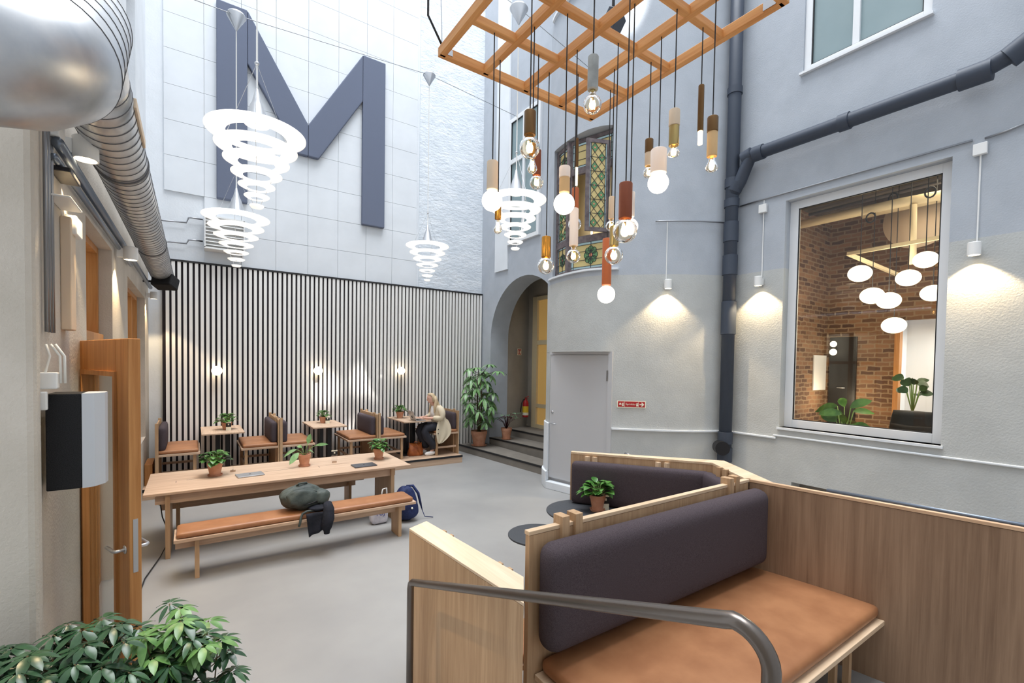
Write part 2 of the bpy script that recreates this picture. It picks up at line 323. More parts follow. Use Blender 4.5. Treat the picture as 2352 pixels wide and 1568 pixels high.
# right wall with the cafe window, the upper window and the low niche
CW = (1.545, 3.29, 1.36, 4.56); UW = (1.77, 3.12, 6.24, 10.5); NI = (1.70, 3.10, 0.30, 0.61)
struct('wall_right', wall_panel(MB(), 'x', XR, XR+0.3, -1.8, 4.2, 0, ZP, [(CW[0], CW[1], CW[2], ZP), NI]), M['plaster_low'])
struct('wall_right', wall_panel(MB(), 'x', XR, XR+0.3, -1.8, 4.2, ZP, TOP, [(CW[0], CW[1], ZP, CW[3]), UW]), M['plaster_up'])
struct('trim_1', MB().box(XR-0.03, XR, 3.32, 4.05, 1.185, 1.215).box(XR-0.025, XR, 0.9, 3.36, 1.225, 1.25), M['plaster_w'], bevel=0.008)
struct('trim_2', MB().box(XR+0.25, XR+0.3, NI[0], NI[1], NI[2], NI[3]), M['step'])
# round stair tower bulging between the arch wall and the right wall
tower = [(6.25, 7.42), (5.75, 7.05), (5.45, 6.80), (5.29, 6.52), (5.21, 6.20), (5.18, 5.85), (5.20, 5.55), (5.30, 5.32), (5.46, 5.15), (5.66, 4.95), (5.88, 4.73), (6.12, 4.52), (6.40, 4.33), (6.68, 4.18), (6.92, 4.08)]
def strip(mb, pts, z0, z1, rows=1):
    n = len(pts)
    for k in range(rows):
        a = z0+(z1-z0)*k/rows; b = z0+(z1-z0)*(k+1)/rows
        mb.add([(x, y, a) for x, y in pts]+[(x, y, b) for x, y in pts], [(i, i+1, n+i+1, n+i) for i in range(n-1)])
    return mb
def fine(pts, m=4):     # smooth the plan curve
    out = []; P = [Vector((p[0], p[1], 0)) for p in pts]
    for i in range(len(P)-1):
        p0 = P[max(i-1, 0)]; p1 = P[i]; p2 = P[i+1]; p3 = P[min(i+2, len(P)-1)]
        for k in range(m):
            t = k/m; q = 0.5*((2*p1)+(p2-p0)*t+(2*p0-5*p1+4*p2-p3)*t*t+(3*p1-p0-3*p2+p3)*t**3); out.append((q.x, q.y))
    return out+[pts[-1]]
DZ0, DZ1 = 0.19, 2.42; DA = (5.262, 6.455); DB = (5.475, 5.14)
SW = [3.72, 8.2]
left_low = fine(tower[:4]) ; right_low = fine(tower[8:])
fullc = fine(tower)
low = MB(); strip(low, left_low+[DA], 0, DZ1); strip(low, [DB]+right_low, 0, DZ1); strip(low, fullc, DZ1, ZP)
mid = fine(tower[3:9]); ledge = [(x, y, DZ1) for x, y in [DA]+mid+[DB]]; low.add(ledge, [tuple(range(len(ledge)))])
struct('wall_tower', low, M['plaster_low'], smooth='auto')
# stained-glass opening is cut from the curve between these two places
sg0 = next(i for i, p in enumerate(fullc) if p[1] < 6.5); sg1 = next(i for i, p in enumerate(fullc) if p[1] < 5.2)
upm = MB(); strip(upm, fullc, ZP, 3.72); strip(upm, fullc[:sg0+1], 3.72, 5.95); strip(upm, fullc[sg1:], 3.72, 5.95); strip(upm, fullc, 5.95, 8.3)
strip(upm, fullc[:sg0+1], 8.3, 10.6); strip(upm, fullc[sg1:], 8.3, 10.6); strip(upm, fullc, 10.6, TOP)
for a, b in ((3.72, 5.95), (8.3, 10.6)):
    for i in (sg0, sg1):     # reveals
        x, y = fullc[i]; upm.add([(x, y, a), (x+0.22, y+0.02, a), (x+0.22, y+0.02, b), (x, y, b)], [(0, 1, 2, 3)])
    seg = fullc[sg0:sg1+1]; n = len(seg)
    for z in (a, b): upm.add([(x, y, z) for x, y in seg]+[(x+0.22, y+0.02, z) for x, y in seg], [(i, i+1, n+i+1, n+i) for i in range(n-1)])
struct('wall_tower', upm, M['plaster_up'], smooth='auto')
off = lambda p, d: (p[0]-d, p[1]-d*0.35)
pl = MB(); pts = [off(p, 0.10) for p in fine(tower[1:4])]+[off(DA, 0.10)]; inn = fine(tower[1:4])+[DA]
pl.prism(pts+inn[::-1], 0, 0.30)
pts2 = [off(p, 0.05) for p in fine(tower[1:4])]+[off(DA, 0.045)]; pl.prism(pts2+inn[::-1], 0.30, 1.16)
pl.prism([off(DA, 0.1), (DA[0]+0.1, DA[1]), (DB[0]+0.1, DB[1]), off(DB, 0.06)], 0, 0.13)
struct('baseboard_tower', pl, M['plaster_w'], bevel=0.02)
tr = MB(); rl = right_low; tr.prism([(x-0.02, y-0.03) for x, y in rl]+[(x, y) for x, y in rl[::-1]], 1.19, 1.215); struct('trim_3', tr, M['plaster_w'])
# grey steel door set flat into the tower
dn = Vector((DB[1]-DA[1], -(DB[0]-DA[0]), 0)).normalized(); 
def DP(t, d, z): # along door, towards the room
    return Vector((DA[0]+(DB[0]-DA[0])*t - abs(dn.x)*d, DA[1]+(DB[1]-DA[1])*t - 0.16*d, z))
def dslab(mb, t0, t1, d0, d1, z0, z1):
    a = [DP(t0, d0, z0), DP(t1, d0, z0), DP(t1, d1, z0), DP(t0, d1, z0)]; return mb.extrude(a, (0, 0, z1-z0))
dgrey = plain('grey door paint', (190, 190, 192), 0.6)
door1 = thing('door_1', 'wide pale grey steel door set into the rounded tower wall', 'door', tuple(DP(0.5, 0, 0.13))); door1['kind'] = 'structure'
part('door_leaf', dslab(MB(), 0.005, 0.93, -0.05, 0.0, DZ0, DZ1-0.05), dgrey, door1)
part('door_frame', dslab(dslab(dslab(MB(), 0.935, 0.995, -0.05, 0.03, 0.13, DZ1), 0, 0.93, -0.05, 0.01, DZ1-0.045, DZ1), 0, 0.935, -0.12, -0.055, 0.13, DZ1), dgrey, door1)
part('hinge', dslab(MB(), 0.915, 0.94, 0, 0.03, 1.95, 2.12), M['steel'], door1)
hb = MB(); hp = DP(0.06, 0.0, 1.16); hb.tube([hp, hp+Vector((-0.05, 0, 0))], 0.008); hb.tube([hp+Vector((-0.05, 0, 0)), hp+Vector((-0.04, -0.13, 0))], 0.009)
part('handle', hb, M['alu'], door1, True)
part('lock', MB().tube([DP(0.055, 0, 1.36), DP(0.055, 0.012, 1.36)], 0.024, 16), M['alu'], door1, True)

# arch wall and the niche behind it
aw = MB(); cy, cr, zs = 8.6, 1.4, 2.81; nseg = 28
aw.box(XA, XA+0.53, cy+cr, YB-0.02, 0, TOP); aw.box(XA, XA+0.53, cy-cr-0.05, cy-cr, 0.0, TOP)
for i in range(nseg):
    a = PI*i/nseg; b = PI*(i+1)/nseg; y0 = cy+cr*math.cos(a); y1 = cy+cr*math.cos(b); z0 = zs+cr*math.sin(a); z1 = zs+cr*math.sin(b)
    vs = [(x, y, z) for x in (XA, XA+0.53) for y, z in ((y0, z0), (y1, z1), (y1, TOP), (y0, TOP))]
    aw.add(vs, [(0, 1, 2, 3), (7, 6, 5, 4), (0, 4, 5, 1)])
struct('wall_right_arch', aw, [M['plaster_up']])
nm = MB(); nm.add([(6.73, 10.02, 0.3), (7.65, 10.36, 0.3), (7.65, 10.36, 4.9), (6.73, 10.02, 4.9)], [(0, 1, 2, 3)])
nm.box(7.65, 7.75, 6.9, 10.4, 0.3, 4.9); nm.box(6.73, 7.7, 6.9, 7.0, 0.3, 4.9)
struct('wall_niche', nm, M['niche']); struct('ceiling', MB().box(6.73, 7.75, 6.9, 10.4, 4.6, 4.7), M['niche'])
gd = thing('door_2', 'tall white framed glazed door with amber panes in the arched niche', 'door', (7.6, 9.2, 0.5)); gd['kind'] = 'structure'
f = MB(); f.box(7.56, 7.64, 9.86, 10.06, 0.5, 4.0).box(7.56, 7.64, 9.3, 9.38, 0.5, 4.0)
for z0, z1 in ((0.5, 0.6), (1.05, 1.15), (2.72, 2.84), (3.9, 4.0)): f.box(7.57, 7.64, 9.38, 9.94, z0, z1)
part('door_frame', f, M['niche'] if False else M['cream'], gd); part('pane', MB().box(7.62, 7.64, 9.38, 9.94, 0.6, 3.9), M['amber'], gd)
# arched niche steps
st = thing('entrance_steps', 'three grey steps with black nosings leading into the arched niche', 'stairs', (6.2, 9, 0))
for poly, z0, z1, nose in (([(5.50, 10.34), (5.745, 7.10), (6.2, 7.42), (6.2, 10.34)], 0, 0.165, ((5.50, 10.34), (5.745, 7.10))),
                           ([(6.2, 9.99), (6.40, 7.6), (6.9, 7.6), (6.9, 9.99)], 0, 0.33, ((6.2, 9.99), (6.40, 7.6))),
                           ([(6.83, 10.05), (6.95, 7.2), (7.62, 7.2), (7.62, 10.30)], 0, 0.5, ((6.83, 10.05), (6.95, 7.2)))):
    p = part('step', MB().prism(poly, z0, z1), M['step'], st)
    (ax, ay), (bx, by) = nose
    part('nosing', MB().prism([(ax-0.006, ay), (bx-0.006, by), (bx+0.035, by), (ax+0.035, ay)], z1-0.03, z1+0.003), M['black'], p)

# ------------------------------------------------------------------ back wall: felt tiles, letter, slats
t = thing('acoustic_wall_tiles', 'pale grid of felt wall tiles behind the letter M', 'wall panel', (2, 10.48, 4))
tb = MB()
for cidx in range(8):
    x0 = -0.418+0.6*cidx; z = 5.22 if cidx == 0 else 5.22-0.628*3
    while z < TOP-0.2:
        if z > 3.2: tb.box(x0+0.002, x0+0.6-0.003, 10.462, 10.499, z+0.003, min(TOP, z+0.628)-0.003)
        z += 0.628
part('tile_field', tb, M['panelw'], t)
t2 = single('acoustic_wall_tile', MB().box(XA-0.04, XA-0.002, 9.25, 9.80, 4.45, TOP), M['panelw'], 'narrow pale wall panel above the arch, left of the white window', 'wall panel')
ym = 10.36
def em(pts): return MB().extrude([(x, ym, z) for x, z in pts], (0, 0.1, 0))
mt = thing('wall_letter', 'huge slate blue upholstered letter M high on the back wall', 'sign', (1.97, 10.4, 5.2))
for name, pts in (('left_bar', [(.375, 8.854), (.876, 8.854), (.876, 5.21), (.375, 5.21)]),
                  ('left_diagonal', [(.879, 8.854), (1.963, 7.034), (1.963, 6.392), (1.772, 6.392), (.879, 7.861)]),
                  ('right_diagonal', [(1.966, 7.034), (3.067, 8.854), (3.067, 7.861), (2.169, 6.392), (1.966, 6.392)]),
                  ('right_bar', [(3.07, 8.854), (3.57, 8.854), (3.57, 5.21), (3.07, 5.21)])):
    part('letter_panel', em(pts), M['mfabric'], mt, bevel=0.018)
sl = thing('slat_wall', 'tall screen of white vertical slats on dark felt behind the seats', 'wall cladding', (2.8, 10.4, 0.165))
part('felt_backing', MB().box(-0.45, 6.18, 10.435, 10.452, 0.0, 3.96), M['felt'], sl)
sb = MB(); x = -0.40
while x < 6.17:
    sb.box(x, x+0.052, 10.395, 10.435, 0.0, 3.955); x += 0.0868
part('slats', sb, M['slat'], sl, kind='stuff')
part('top_rail', MB().box(-0.45, 6.18, 10.385, 10.46, 3.955, 3.99), M['black'], sl)
sp = thing('seating_platform', 'low oak platform with black front edge under the wall seats', 'platform', (2.1, 9.7, 0))
part('deck', MB().box(XL, 4.925, 9.07, 10.39, 0, 0.163), M['oakx'], sp); part('edge_strip', MB().box(XL, 4.93, 9.06, 9.075, 0.125, 0.167), M['black'], sp)
single('storage_box', MB().box(XL+0.01, -0.54, 9.35, 9.95, 0.165, 0.50), M['oakdoor'], 'small golden oak box in the corner behind the leftmost seat', 'box')

# ------------------------------------------------------------------ wall seats
def make_seat(label):
    r = thing('bench_seat', label, 'seat', (0, 0, 0), 0, 'bench seats along the slat wall')
    part('seat_board', MB().box(0.02, 0.60, 0.0, 1.08, 0.455, 0.490), M['oakx'], r, bevel=0.003)
    part('seat_cushion', MB().cushion(0.03, 0.575, 0.02, 1.06, 0.490, 0.550, 0.028, 0.012), M['leather'], r, True, merge=True)
    part('back_panel', MB().box(0.004, 0.024, 0.03, 1.08, 0.0, 0.965), M['oakz'], r)
    part('back_cushion', MB().cushion(0.028, 0.135, 0.04, 1.02, 0.53, 0.925, 0.05, 0.012, 0), M['fabric'], r, True, merge=True)
    for y in (0.0, 0.86): part('post', MB().box(0.0, 0.045, y-0.01, y+0.03, 0.0, 0.995), M['oakz'], r, bevel=0.002)
    for y in (0.06, 1.0): part('leg', MB().box(0.50, 0.545, y, y+0.045, 0.0, 0.455), M['oakz'], r, bevel=0.002)
    part('stretcher', MB().box(0.045, 0.50, 0.07, 0.09, 0.15, 0.19), M['oakx'], r); part('stretcher', MB().box(0.515, 0.54, 0.105, 1.0, 0.13, 0.165), M['oaky'], r); part('stretcher', MB().box(0.045, 0.50, 1.01, 1.03, 0.15, 0.19), M['oakx'], r)
    return r
s0 = make_seat('single bench seat facing right, leftmost along the slat wall')
s0.location = (-0.50, 9.25, 0.165)
# a seat facing left mirrors one facing right: rotate by 180 degrees about its middle depth
def seatR(x, label): return dup(s0, (x, 9.25+1.08, 0.165), PI, label)
def seatL(x, label): return dup(s0, (x, 9.25, 0.165), 0, label)
seatR(1.288, 'bench seat facing left, right of the leftmost small table')
seatL(1.292, 'bench seat facing right, left of the middle small table')
seatR(3.092, 'bench seat facing left, right of the middle small table')
seatL(3.096, 'bench seat facing right, opposite the seated person across the table')
seatR(4.935, 'bench seat facing left that the seated person sits on')
def make_table(label):
    r = thing('cafe_table', label, 'table', (0, 0, 0), 0, 'small oak tables along the slat wall')
    part('tabletop', MB().box(-0.315, 0.315, 0, 1.06, 0.750, 0.775), M['oaky'], r, bevel=0.003)
    part('pedestal', MB().box(-0.10, -0.03, 0.45, 0.60, 0.012, 0.75).box(0.05, 0.12, 0.45, 0.60, 0.012, 0.75), M['blackm'], r)
    part('base_plate', MB().box(-0.22, 0.24, 0.25, 0.80, 0, 0.012), M['blackm'], r); return r
tb0 = make_table('small oak table between the first two bench seats from the left'); tb0.location = (0.43, 9.31, 0.165)
dup(tb0, (2.18, 9.31, 0.165), 0, 'small oak table in the middle of the slat wall row')
dup(tb0, (3.98, 9.31, 0.165), 0, 'small oak table where the woman works on her laptop')
# wall globes
def globe(px, lab):
    p = PY(px, 851, 10.33); r = thing('wall_globe', lab, 'lamp', (p.x, 10.395, p.z), 0, 'globe lamps on the slat wall')
    part('mount', MB().box(p.x-0.045, p.x+0.045, 10.375, 10.395, p.z-0.045, p.z+0.045), M['brassd'], r)
    part('globe_shade', MB().ball((p.x, 10.29, p.z), 0.088), M['globe'], r, True); return r
g = globe(498, 'round glowing wall lamp above the leftmost small table'); globe(730, 'round glowing wall lamp above the middle small table'); globe(920, 'round glowing wall lamp above the table with the laptop')

# ------------------------------------------------------------------ long table and benches
lt = thing('long_table', 'long oak communal table in the middle of the hall', 'table', (1.06, 6.8, 0))
part('tabletop', MB().box(-0.444, 2.566, 6.25, 7.38, 0.712, 0.74), M['oakx'], lt, bevel=0.003)
ap = MB(); part('apron', MB().box(-0.345, 2.36, 6.325, 6.35, 0.60, 0.712), M['oakx'], lt); part('apron', MB().box(-0.345, 2.36, 6.95, 6.975, 0.60, 0.712), M['oakx'], lt)
for x in (-0.255, 2.29): part('leg', MB().box(x, x+0.045, 6.28, 7.0, 0, 0.712), M['oakz'], lt, bevel=0.002)
part('cable_tray', MB().box(0.0, 2.1, 6.7, 6.95, 0.60, 0.62), M['black'], lt)
for cx in (0.15, 0.95, 1.75): part('socket_flap', MB().box(cx-0.22, cx+0.10, 6.80, 6.805, 0.7402, 0.7408), M['blackp'], lt); part('socket_flap', MB().box(cx-0.32, cx-0.315, 6.70, 6.80, 0.7402, 0.7408), M['blackp'], lt)
def make_bench(label):
    r = thing('long_bench', label, 'bench', (0, 0, 0), 0, 'long benches at the communal table')
    part('seat_board', MB().box(-1.25, 1.25, -0.185, 0.185, 0.400, 0.432), M['oakx'], r, bevel=0.003)
    part('seat_cushion', MB().cushion(-1.23, 1.22, -0.17, 0.17, 0.432, 0.492, 0.028, 0.006, 2, 12), M['leather'], r, True, merge=True)
    for x in (-1.06, 1.06): part('leg', MB().box(x-0.02, x+0.02, -0.13, 0.13, 0, 0.40), M['oakz'], r, bevel=0.002)
    part('beam', MB().box(-1.24, 1.17, -0.015, 0.015, 0.29, 0.40), M['oakx'], r); return r
b0 = make_bench('long tan leather bench on the near side of the communal table'); b0.location = (1.09, 5.70, 0)
dup(b0, (0.90, 7.26, 0), 0, 'long tan leather bench on the far side of the communal table')
# table cable
single('power_cable', MB().tube([(-0.42, 5.35, 0.012), (-0.40, 5.8, 0.012), (-0.30, 6.35, 0.02), (-0.22, 6.7, 0.10), (-0.30, 6.74, 0.35), (-0.33, 6.76, 0.60)], 0.006, 6), M['black'], 'thin black cable running from the communal table across the floor', 'cable', True)

# ------------------------------------------------------------------ pots and plants
random.seed(7)
def leaf(mb, b, d, upv, L, W, droop=0.3, fold=0.15, n=5):
    d = Vector(d).normalized(); u = Vector(upv); s = d.cross(u)
    if s.length < 1e-3: s = d.cross(Vector((1, 0, 0)))
    s.normalize(); u = s.cross(d); p = Vector(b); vs = []
    for i in range(n+1):
        t = i/n; wd = W*0.5*(math.sin(PI*min(1, t*0.92+0.04))**0.8)*(1.15-0.3*t)
        if i == n: wd = 0.0005
        q = p + d*(L*t) + Vector((0, 0, -1))*(droop*L*t*t)
        vs += [q+s*wd+u*(fold*wd), q, q-s*wd+u*(fold*wd)]
    fs = []
    for i in range(n):
        a = i*3; fs += [(a, a+1, a+4, a+3), (a+1, a+2, a+5, a+4)]
    mb.add(vs, fs)
def rnd(a, b): return random.uniform(a, b)
def pot_parts(root, x, y, z, r, h, saucer=True, soil=True):
    z0 = z+(0.012 if saucer else 0)
    p = part('pot', MB().lathe([(0, 0), (r*0.68, 0), (r*0.92, h*0.72), (r*0.93, h*0.76), (r, h*0.77), (r*1.02, h), (r*0.9, h), (r*0.86, h*0.8), (0, h*0.8)], (x, y, z0)), M['terra'], root, 'auto')
    if saucer: part('saucer', MB().lathe([(0, 0), (r*0.85, 0), (r*0.98, 0.02), (r*0.93, 0.02), (r*0.8, 0.010), (0, 0.010)], (x, y, z)), M['terra'], root, 'auto')
    part('soil', MB().lathe([(0, 0.004), (r*0.86, 0)], (x, y, z0+h*0.86)), M['soil'], root)
    return z0+h*0.86
def bushy(x, y, z, r=0.075, h=0.135, nl=34, size=1.0, label='', mat='leaf', saucer=True, group='potted table plants'):
    R = thing('potted_plant', label, 'plant', (x, y, z), 0, group); zt = pot_parts(R, x, y, z, r, h, saucer)
    fb = MB(); sb2 = MB(); nn = int(nl*1.4)
    for i in range(nn):
        a = i*2.4+rnd(-.3, .3); el = rnd(0.0, 1.35); rr = 0.105*size*math.cos(el*0.95)*rnd(0.7, 1.05); hgt = (0.02+0.085*math.sin(el))*size*rnd(0.8, 1.15)
        b = Vector((x+math.cos(a)*rr*0.9, y+math.sin(a)*rr*0.9, zt+hgt+0.02)); d = Vector((math.cos(a)*math.cos(el*0.7), math.sin(a)*math.cos(el*0.7), math.sin(el*0.7)*0.8))
        sb2.tube([(x+math.cos(a)*0.01, y+math.sin(a)*0.01, zt), b], 0.0025*size, 4)
        leaf(fb, b, d, (0, 0, 1), rnd(0.075, 0.10)*size, rnd(0.060, 0.078)*size, rnd(0.2, 0.6), 0.22)
    part('foliage', fb, M[mat], R, True); part('stems', sb2, M['stemg'], R, True); return R
def card(x, y, z, face, label, wd=0.05, ht=0.10, th=0.0):
    # small printed card standing by a pot: black top with a white square mark, white lower half
    R = thing('table_card', label, 'sign', (x, y, z), 0, 'printed cards on the tables')
    f = Vector(face).normalized(); s = Vector((-f.y, f.x, 0)); c = Vector((x, y, z))
    def pl(u0, u1, z0, z1, d, mat, nm):
        m_ = MB(); a = c+s*u0+f*d; b = c+s*u1+f*d
        m_.extrude([a+Vector((0, 0, z0)), b+Vector((0, 0, z0)), b+Vector((0, 0, z1)), a+Vector((0, 0, z1))], f*0.002); part(nm, m_, mat, R)
    pl(-wd/2, wd/2, 0.0, ht, -0.001, M['signw'], 'card_board'); pl(-wd/2, wd/2, ht*0.42, ht*0.86, 0.0015, M['blackp'], 'black_band')
    pl(-wd*0.12, wd*0.12, ht*0.62, ht*0.78, 0.004, M['signw'], 'square_mark')
    return R
# communal table: pots and cards
p = PZ(494, 1092, 0.74); bushy(p.x, p.y, 0.74, 0.086, 0.155, 40, 1.15, 'bushy green plant in terracotta pot, left end of communal table')
p = PZ(870, 1054, 0.74); bushy(p.x, p.y, 0.74, 0.078, 0.150, 38, 1.05, 'bushy green plant in terracotta pot, right end of communal table')
p = PZ(699, 1070, 0.74)
R = thing('potted_plant', 'sparse plant with long pointed leaves in terracotta pot, middle of communal table', 'plant', (p.x, p.y, 0.74), 0, 'potted table plants'); zt = pot_parts(R, p.x, p.y, 0.74, 0.082, 0.155)
fb = MB(); sb2 = MB()
for (dx, dy, dz, dirx, diry, dirz, L, W, dr) in ((0.05, 0.02, 0.16, 0.25, 0.1, 1, 0.14, 0.07, 0), (0.14, -0.05, 0.14, 1, -0.5, 0.25, 0.17, 0.045, 0.15), (-0.08, -0.03, 0.05, -0.7, -0.3, -0.6, 0.17, 0.085, 0.2), (-0.10, 0.02, 0.09, -1, 0, -0.1, 0.16, 0.05, 0.5), (0.07, 0.03, 0.06, 0.6, 0.5, -0.1, 0.11, 0.05, 0.5), (-0.03, 0.04, 0.11, -0.3, 0.6, 0.3, 0.10, 0.05, 0.3)):
    b = Vector((p.x+dx, p.y+dy, zt+dz)); sb2.tube([(p.x, p.y, zt), (p.x+dx*0.5, p.y+dy*0.5, zt+dz*0.7), b], 0.0045, 5); leaf(fb, b, (dirx, diry, dirz), (-0.3, -0.8, 0.5), L, W, dr, 0.15)
part('foliage', fb, M['leafb'], R, True); part('stems', sb2, M['stemg'], R, True)
def acr(px, py, edge, label):
    p = PZ(px, py, 0.74); R = thing('card_holder', label, 'sign holder', (p.x, p.y, 0.74), 0, 'acrylic card holders on the communal table')
    part('wooden_foot', MB().box(p.x-0.03, p.x+0.03, p.y-0.012, p.y+0.012, 0.74, 0.765), M['oakx'], R)
    w2 = 0.004 if edge else 0.042; h2 = 0.03 if edge else 0.002
    part('acrylic_sheet', MB().box(p.x-w2, p.x+w2, p.y-h2, p.y+h2, 0.765, 0.92), M['clear'], R)
    if not edge:
        part('black_band', MB().box(p.x-w2, p.x+w2, p.y-h2-0.003, p.y-h2-0.001, 0.855, 0.90), M['blackp'], R); part('white_strip', MB().box(p.x-w2, p.x+w2, p.y-h2-0.003, p.y-h2-0.001, 0.905, 0.92), M['signw'], R)
        part('square_mark', MB().box(p.x-0.009, p.x+0.009, p.y-h2-0.005, p.y-h2-0.003, 0.872, 0.892), M['signw'], R)
acr(768, 1062, False, 'clear card holder with black band facing out, on communal table'); acr(535, 1083, True, 'clear card holder seen edge on beside the left plant')
# laptops lying closed
def closed_laptop(px, py, mat, w_, rz, label):
    p = PZ(px, py, 0.74); R = thing('laptop', label, 'laptop', (p.x, p.y, 0.74), 0, 'closed laptops on the communal table')
    m_ = MB(); m_.T = Matrix.Translation((p.x, p.y, 0.74)) @ rotz(rz); m_.cushion(-w_/2, w_/2, -w_*0.35, w_*0.35, 0.001, 0.016, 0.006, 0, 2, 6); part('body', m_, M[mat], R, True, merge=True)
    m2 = MB(); m2.T = m_.T; m2.lathe([(0, 0), (0.014, 0)], (0, 0.002, 0.0166), 14, 0.9, 1.1); m2.box(0.001, 0.006, 0.017, 0.021, 0.0162, 0.0166); part('round_logo', m2, M['blackp'], R)
closed_laptop(574, 1091, 'laptop', 0.30, 0.10, 'closed silver laptop beside the left plant on communal table'); closed_laptop(836, 1069, 'laptopg', 0.31, 0.02, 'closed dark grey laptop near right end of communal table')
# small tables
bushy(0.50, 9.78, 0.94, 0.085, 0.13, 34, 1.15, 'bushy green plant on the leftmost small table by the slats', saucer=False); card(0.52, 9.64, 0.94, (-0.1, -1, 0), 'black and white card by the plant on the leftmost small table', 0.08, 0.15)
bushy(2.19, 9.95, 0.94, 0.08, 0.13, 28, 0.95, 'bushy green plant on the middle small table by the slats', saucer=False); card(2.24, 9.81, 0.94, (-0.1, -1, 0), 'black and white card by the plant on the middle small table', 0.08, 0.14)
bushy(3.85, 10.05, 0.94, 0.088, 0.15, 34, 1.1, 'bushy green plant on the small table behind the open laptop', saucer=False)
# big schefflera on the lowest step
def umbrella_leaf(mb, c, n, L, W, tilt, droop, axis=(0, 0, 1)):
    a0 = rnd(0, 6.28)
    q = Vector((0, 0, 1)).rotation_difference(Vector(axis).normalized())
    for i in range(n):
        a = a0+2*PI*i/n+rnd(-.15, .15); k = rnd(0.8, 1.1)
        d = q @ Vector((math.cos(a)*math.cos(tilt), math.sin(a)*math.cos(tilt), -math.sin(tilt))); leaf(mb, Vector(c)+d*0.012, d, (0, 0, 1), L*k, W*k, droop, 0.2)
px_, py_ = 5.84, 9.9
R = thing('umbrella_plant', 'tall umbrella plant in terracotta pot on the lowest step by the slats', 'plant', (px_, py_, 0.165)); zt = pot_parts(R, px_, py_, 0.165, 0.20, 0.36)
sb2 = MB(); fb = MB()
for k in range(3):
    a = k*2.1; sb2.tube([(px_+0.03*math.cos(a), py_+0.03*math.sin(a), zt), (px_+0.07*math.cos(a), py_+0.07*math.sin(a), 1.3), (px_+0.05*math.cos(a+.5), py_+0.05*math.sin(a+.5), 1.95)], [0.018, 0.014, 0.008], 6)
for i in range(31):
    z = 0.72+1.32*(i/30); a = i*2.4; rr = (0.20+0.20*math.sin(PI*(z-0.5)/1.8))*rnd(0.7, 1.15)
    c = Vector((px_-0.05+math.cos(a)*rr, py_-0.08+math.sin(a)*rr*0.8, z+rnd(-.05, .05)))
    if c.y > 10.15: c.y = 10.15
    if c.x > 6.08: c.x = 6.08
    sb2.tube([(px_, py_, z-0.10), c], 0.006, 4); out = Vector((math.cos(a)*0.5, math.sin(a)*0.5-0.15, 1)); umbrella_leaf(fb, c, 7, 0.215, 0.088, 0.2, 0.55, out)
for q_, r_ in (((6.02, 9.35, 2.02), 0.2), ((5.65, 9.7, 2.1), 0.2), ((5.95, 9.6, 2.18), 0.2)): sb2.tube([(px_, py_, 1.9), q_], 0.006, 4); umbrella_leaf(fb, q_, 8, 0.22, 0.07, 0.05, 0.4)
for v in fb.v:
    v.y = min(v.y, 10.37); v.x = min(v.x, 6.17)
    if v.z < 0.62: v.z = 0.62
part('foliage', fb, M['leafb'], R, True); part('stems', sb2, M['stem'], R, True)
# burgundy calathea on the second step
R = thing('calathea', 'burgundy and striped leafed plant in terracotta pot on the second step', 'plant', (6.42, 9.55, 0.33)); zt = pot_parts(R, 6.42, 9.55, 0.33, 0.135, 0.27)
fb = MB(); fp = MB(); sb2 = MB()
for i in range(20):
    a = i*2.4; lean = rnd(0.1, 0.28) if i < 14 else rnd(0.02, 0.1); h = rnd(0.22, 0.42) if i < 14 else rnd(0.25, 0.40); c = Vector((6.42+math.cos(a)*lean, 9.55+math.sin(a)*lean, zt+h)); sb2.tube([(6.42, 9.55, zt), (6.42+math.cos(a)*lean*.4, 9.55+math.sin(a)*lean*.4, zt+h*.7), c], 0.006, 4)
    leaf(fb if i < 14 else fp, c, (math.cos(a), math.sin(a), 0.35), (0, 0, 1), rnd(0.18, 0.24), rnd(0.10, 0.13), 0.4)
part('striped_leaves', fb, M['leafs'], R, True); part('burgundy_leaves', fp, M['leafp'], R, True); part('stems', sb2, M['leafp'], R, True)
# foreground schefflera
R = thing('foreground_schefflera', 'large glossy green schefflera bush in the near left corner', 'plant', (-0.28, 2.62, 0)); zt = pot_parts(R, -0.28, 2.62, 0, 0.19, 0.32)
fb = MB(); fy = MB(); sb2 = MB()
trunks = [(-0.80, 2.72, 0.60), (-0.66, 2.62, 0.60), (-0.52, 2.70, 0.62), (-0.30, 2.55, 0.66), (-0.12, 2.60, 0.68), (-0.40, 2.80, 0.62), (-0.02, 2.70, 0.62)]
for tx, ty, tz in trunks: sb2.tube([(-0.28, 2.62, zt), ((tx-0.28)/2, (ty+2.62)/2, 0.45), (tx, ty, tz)], [0.012, 0.010, 0.006], 5)
for i in range(330):
    t_ = random.choice(trunks); a = rnd(0, 6.28); rr = rnd(0.03, 0.21); c = Vector((t_[0]+math.cos(a)*rr, t_[1]+math.sin(a)*rr*0.8, rnd(0.52, 0.99)))
    c.z = min(c.z, 0.98-0.25*max(0, c.x+0.05)/0.2*rnd(0.2, 1))
    c.x = max(c.x, -1.0)
    sb2.tube([(t_[0]*0.8-0.05, t_[1], c.z-0.16), c], 0.0028, 4)
    young = c.z > 0.84 and c.x > -0.2; umbrella_leaf(fy if young and rnd(0, 1) < 0.5 else fb, c, random.choice((7, 8, 8)), rnd(0.065, 0.098), rnd(0.028, 0.038), 0.22, 0.35, (rnd(-.25, .25), rnd(-.35, .15), 1))
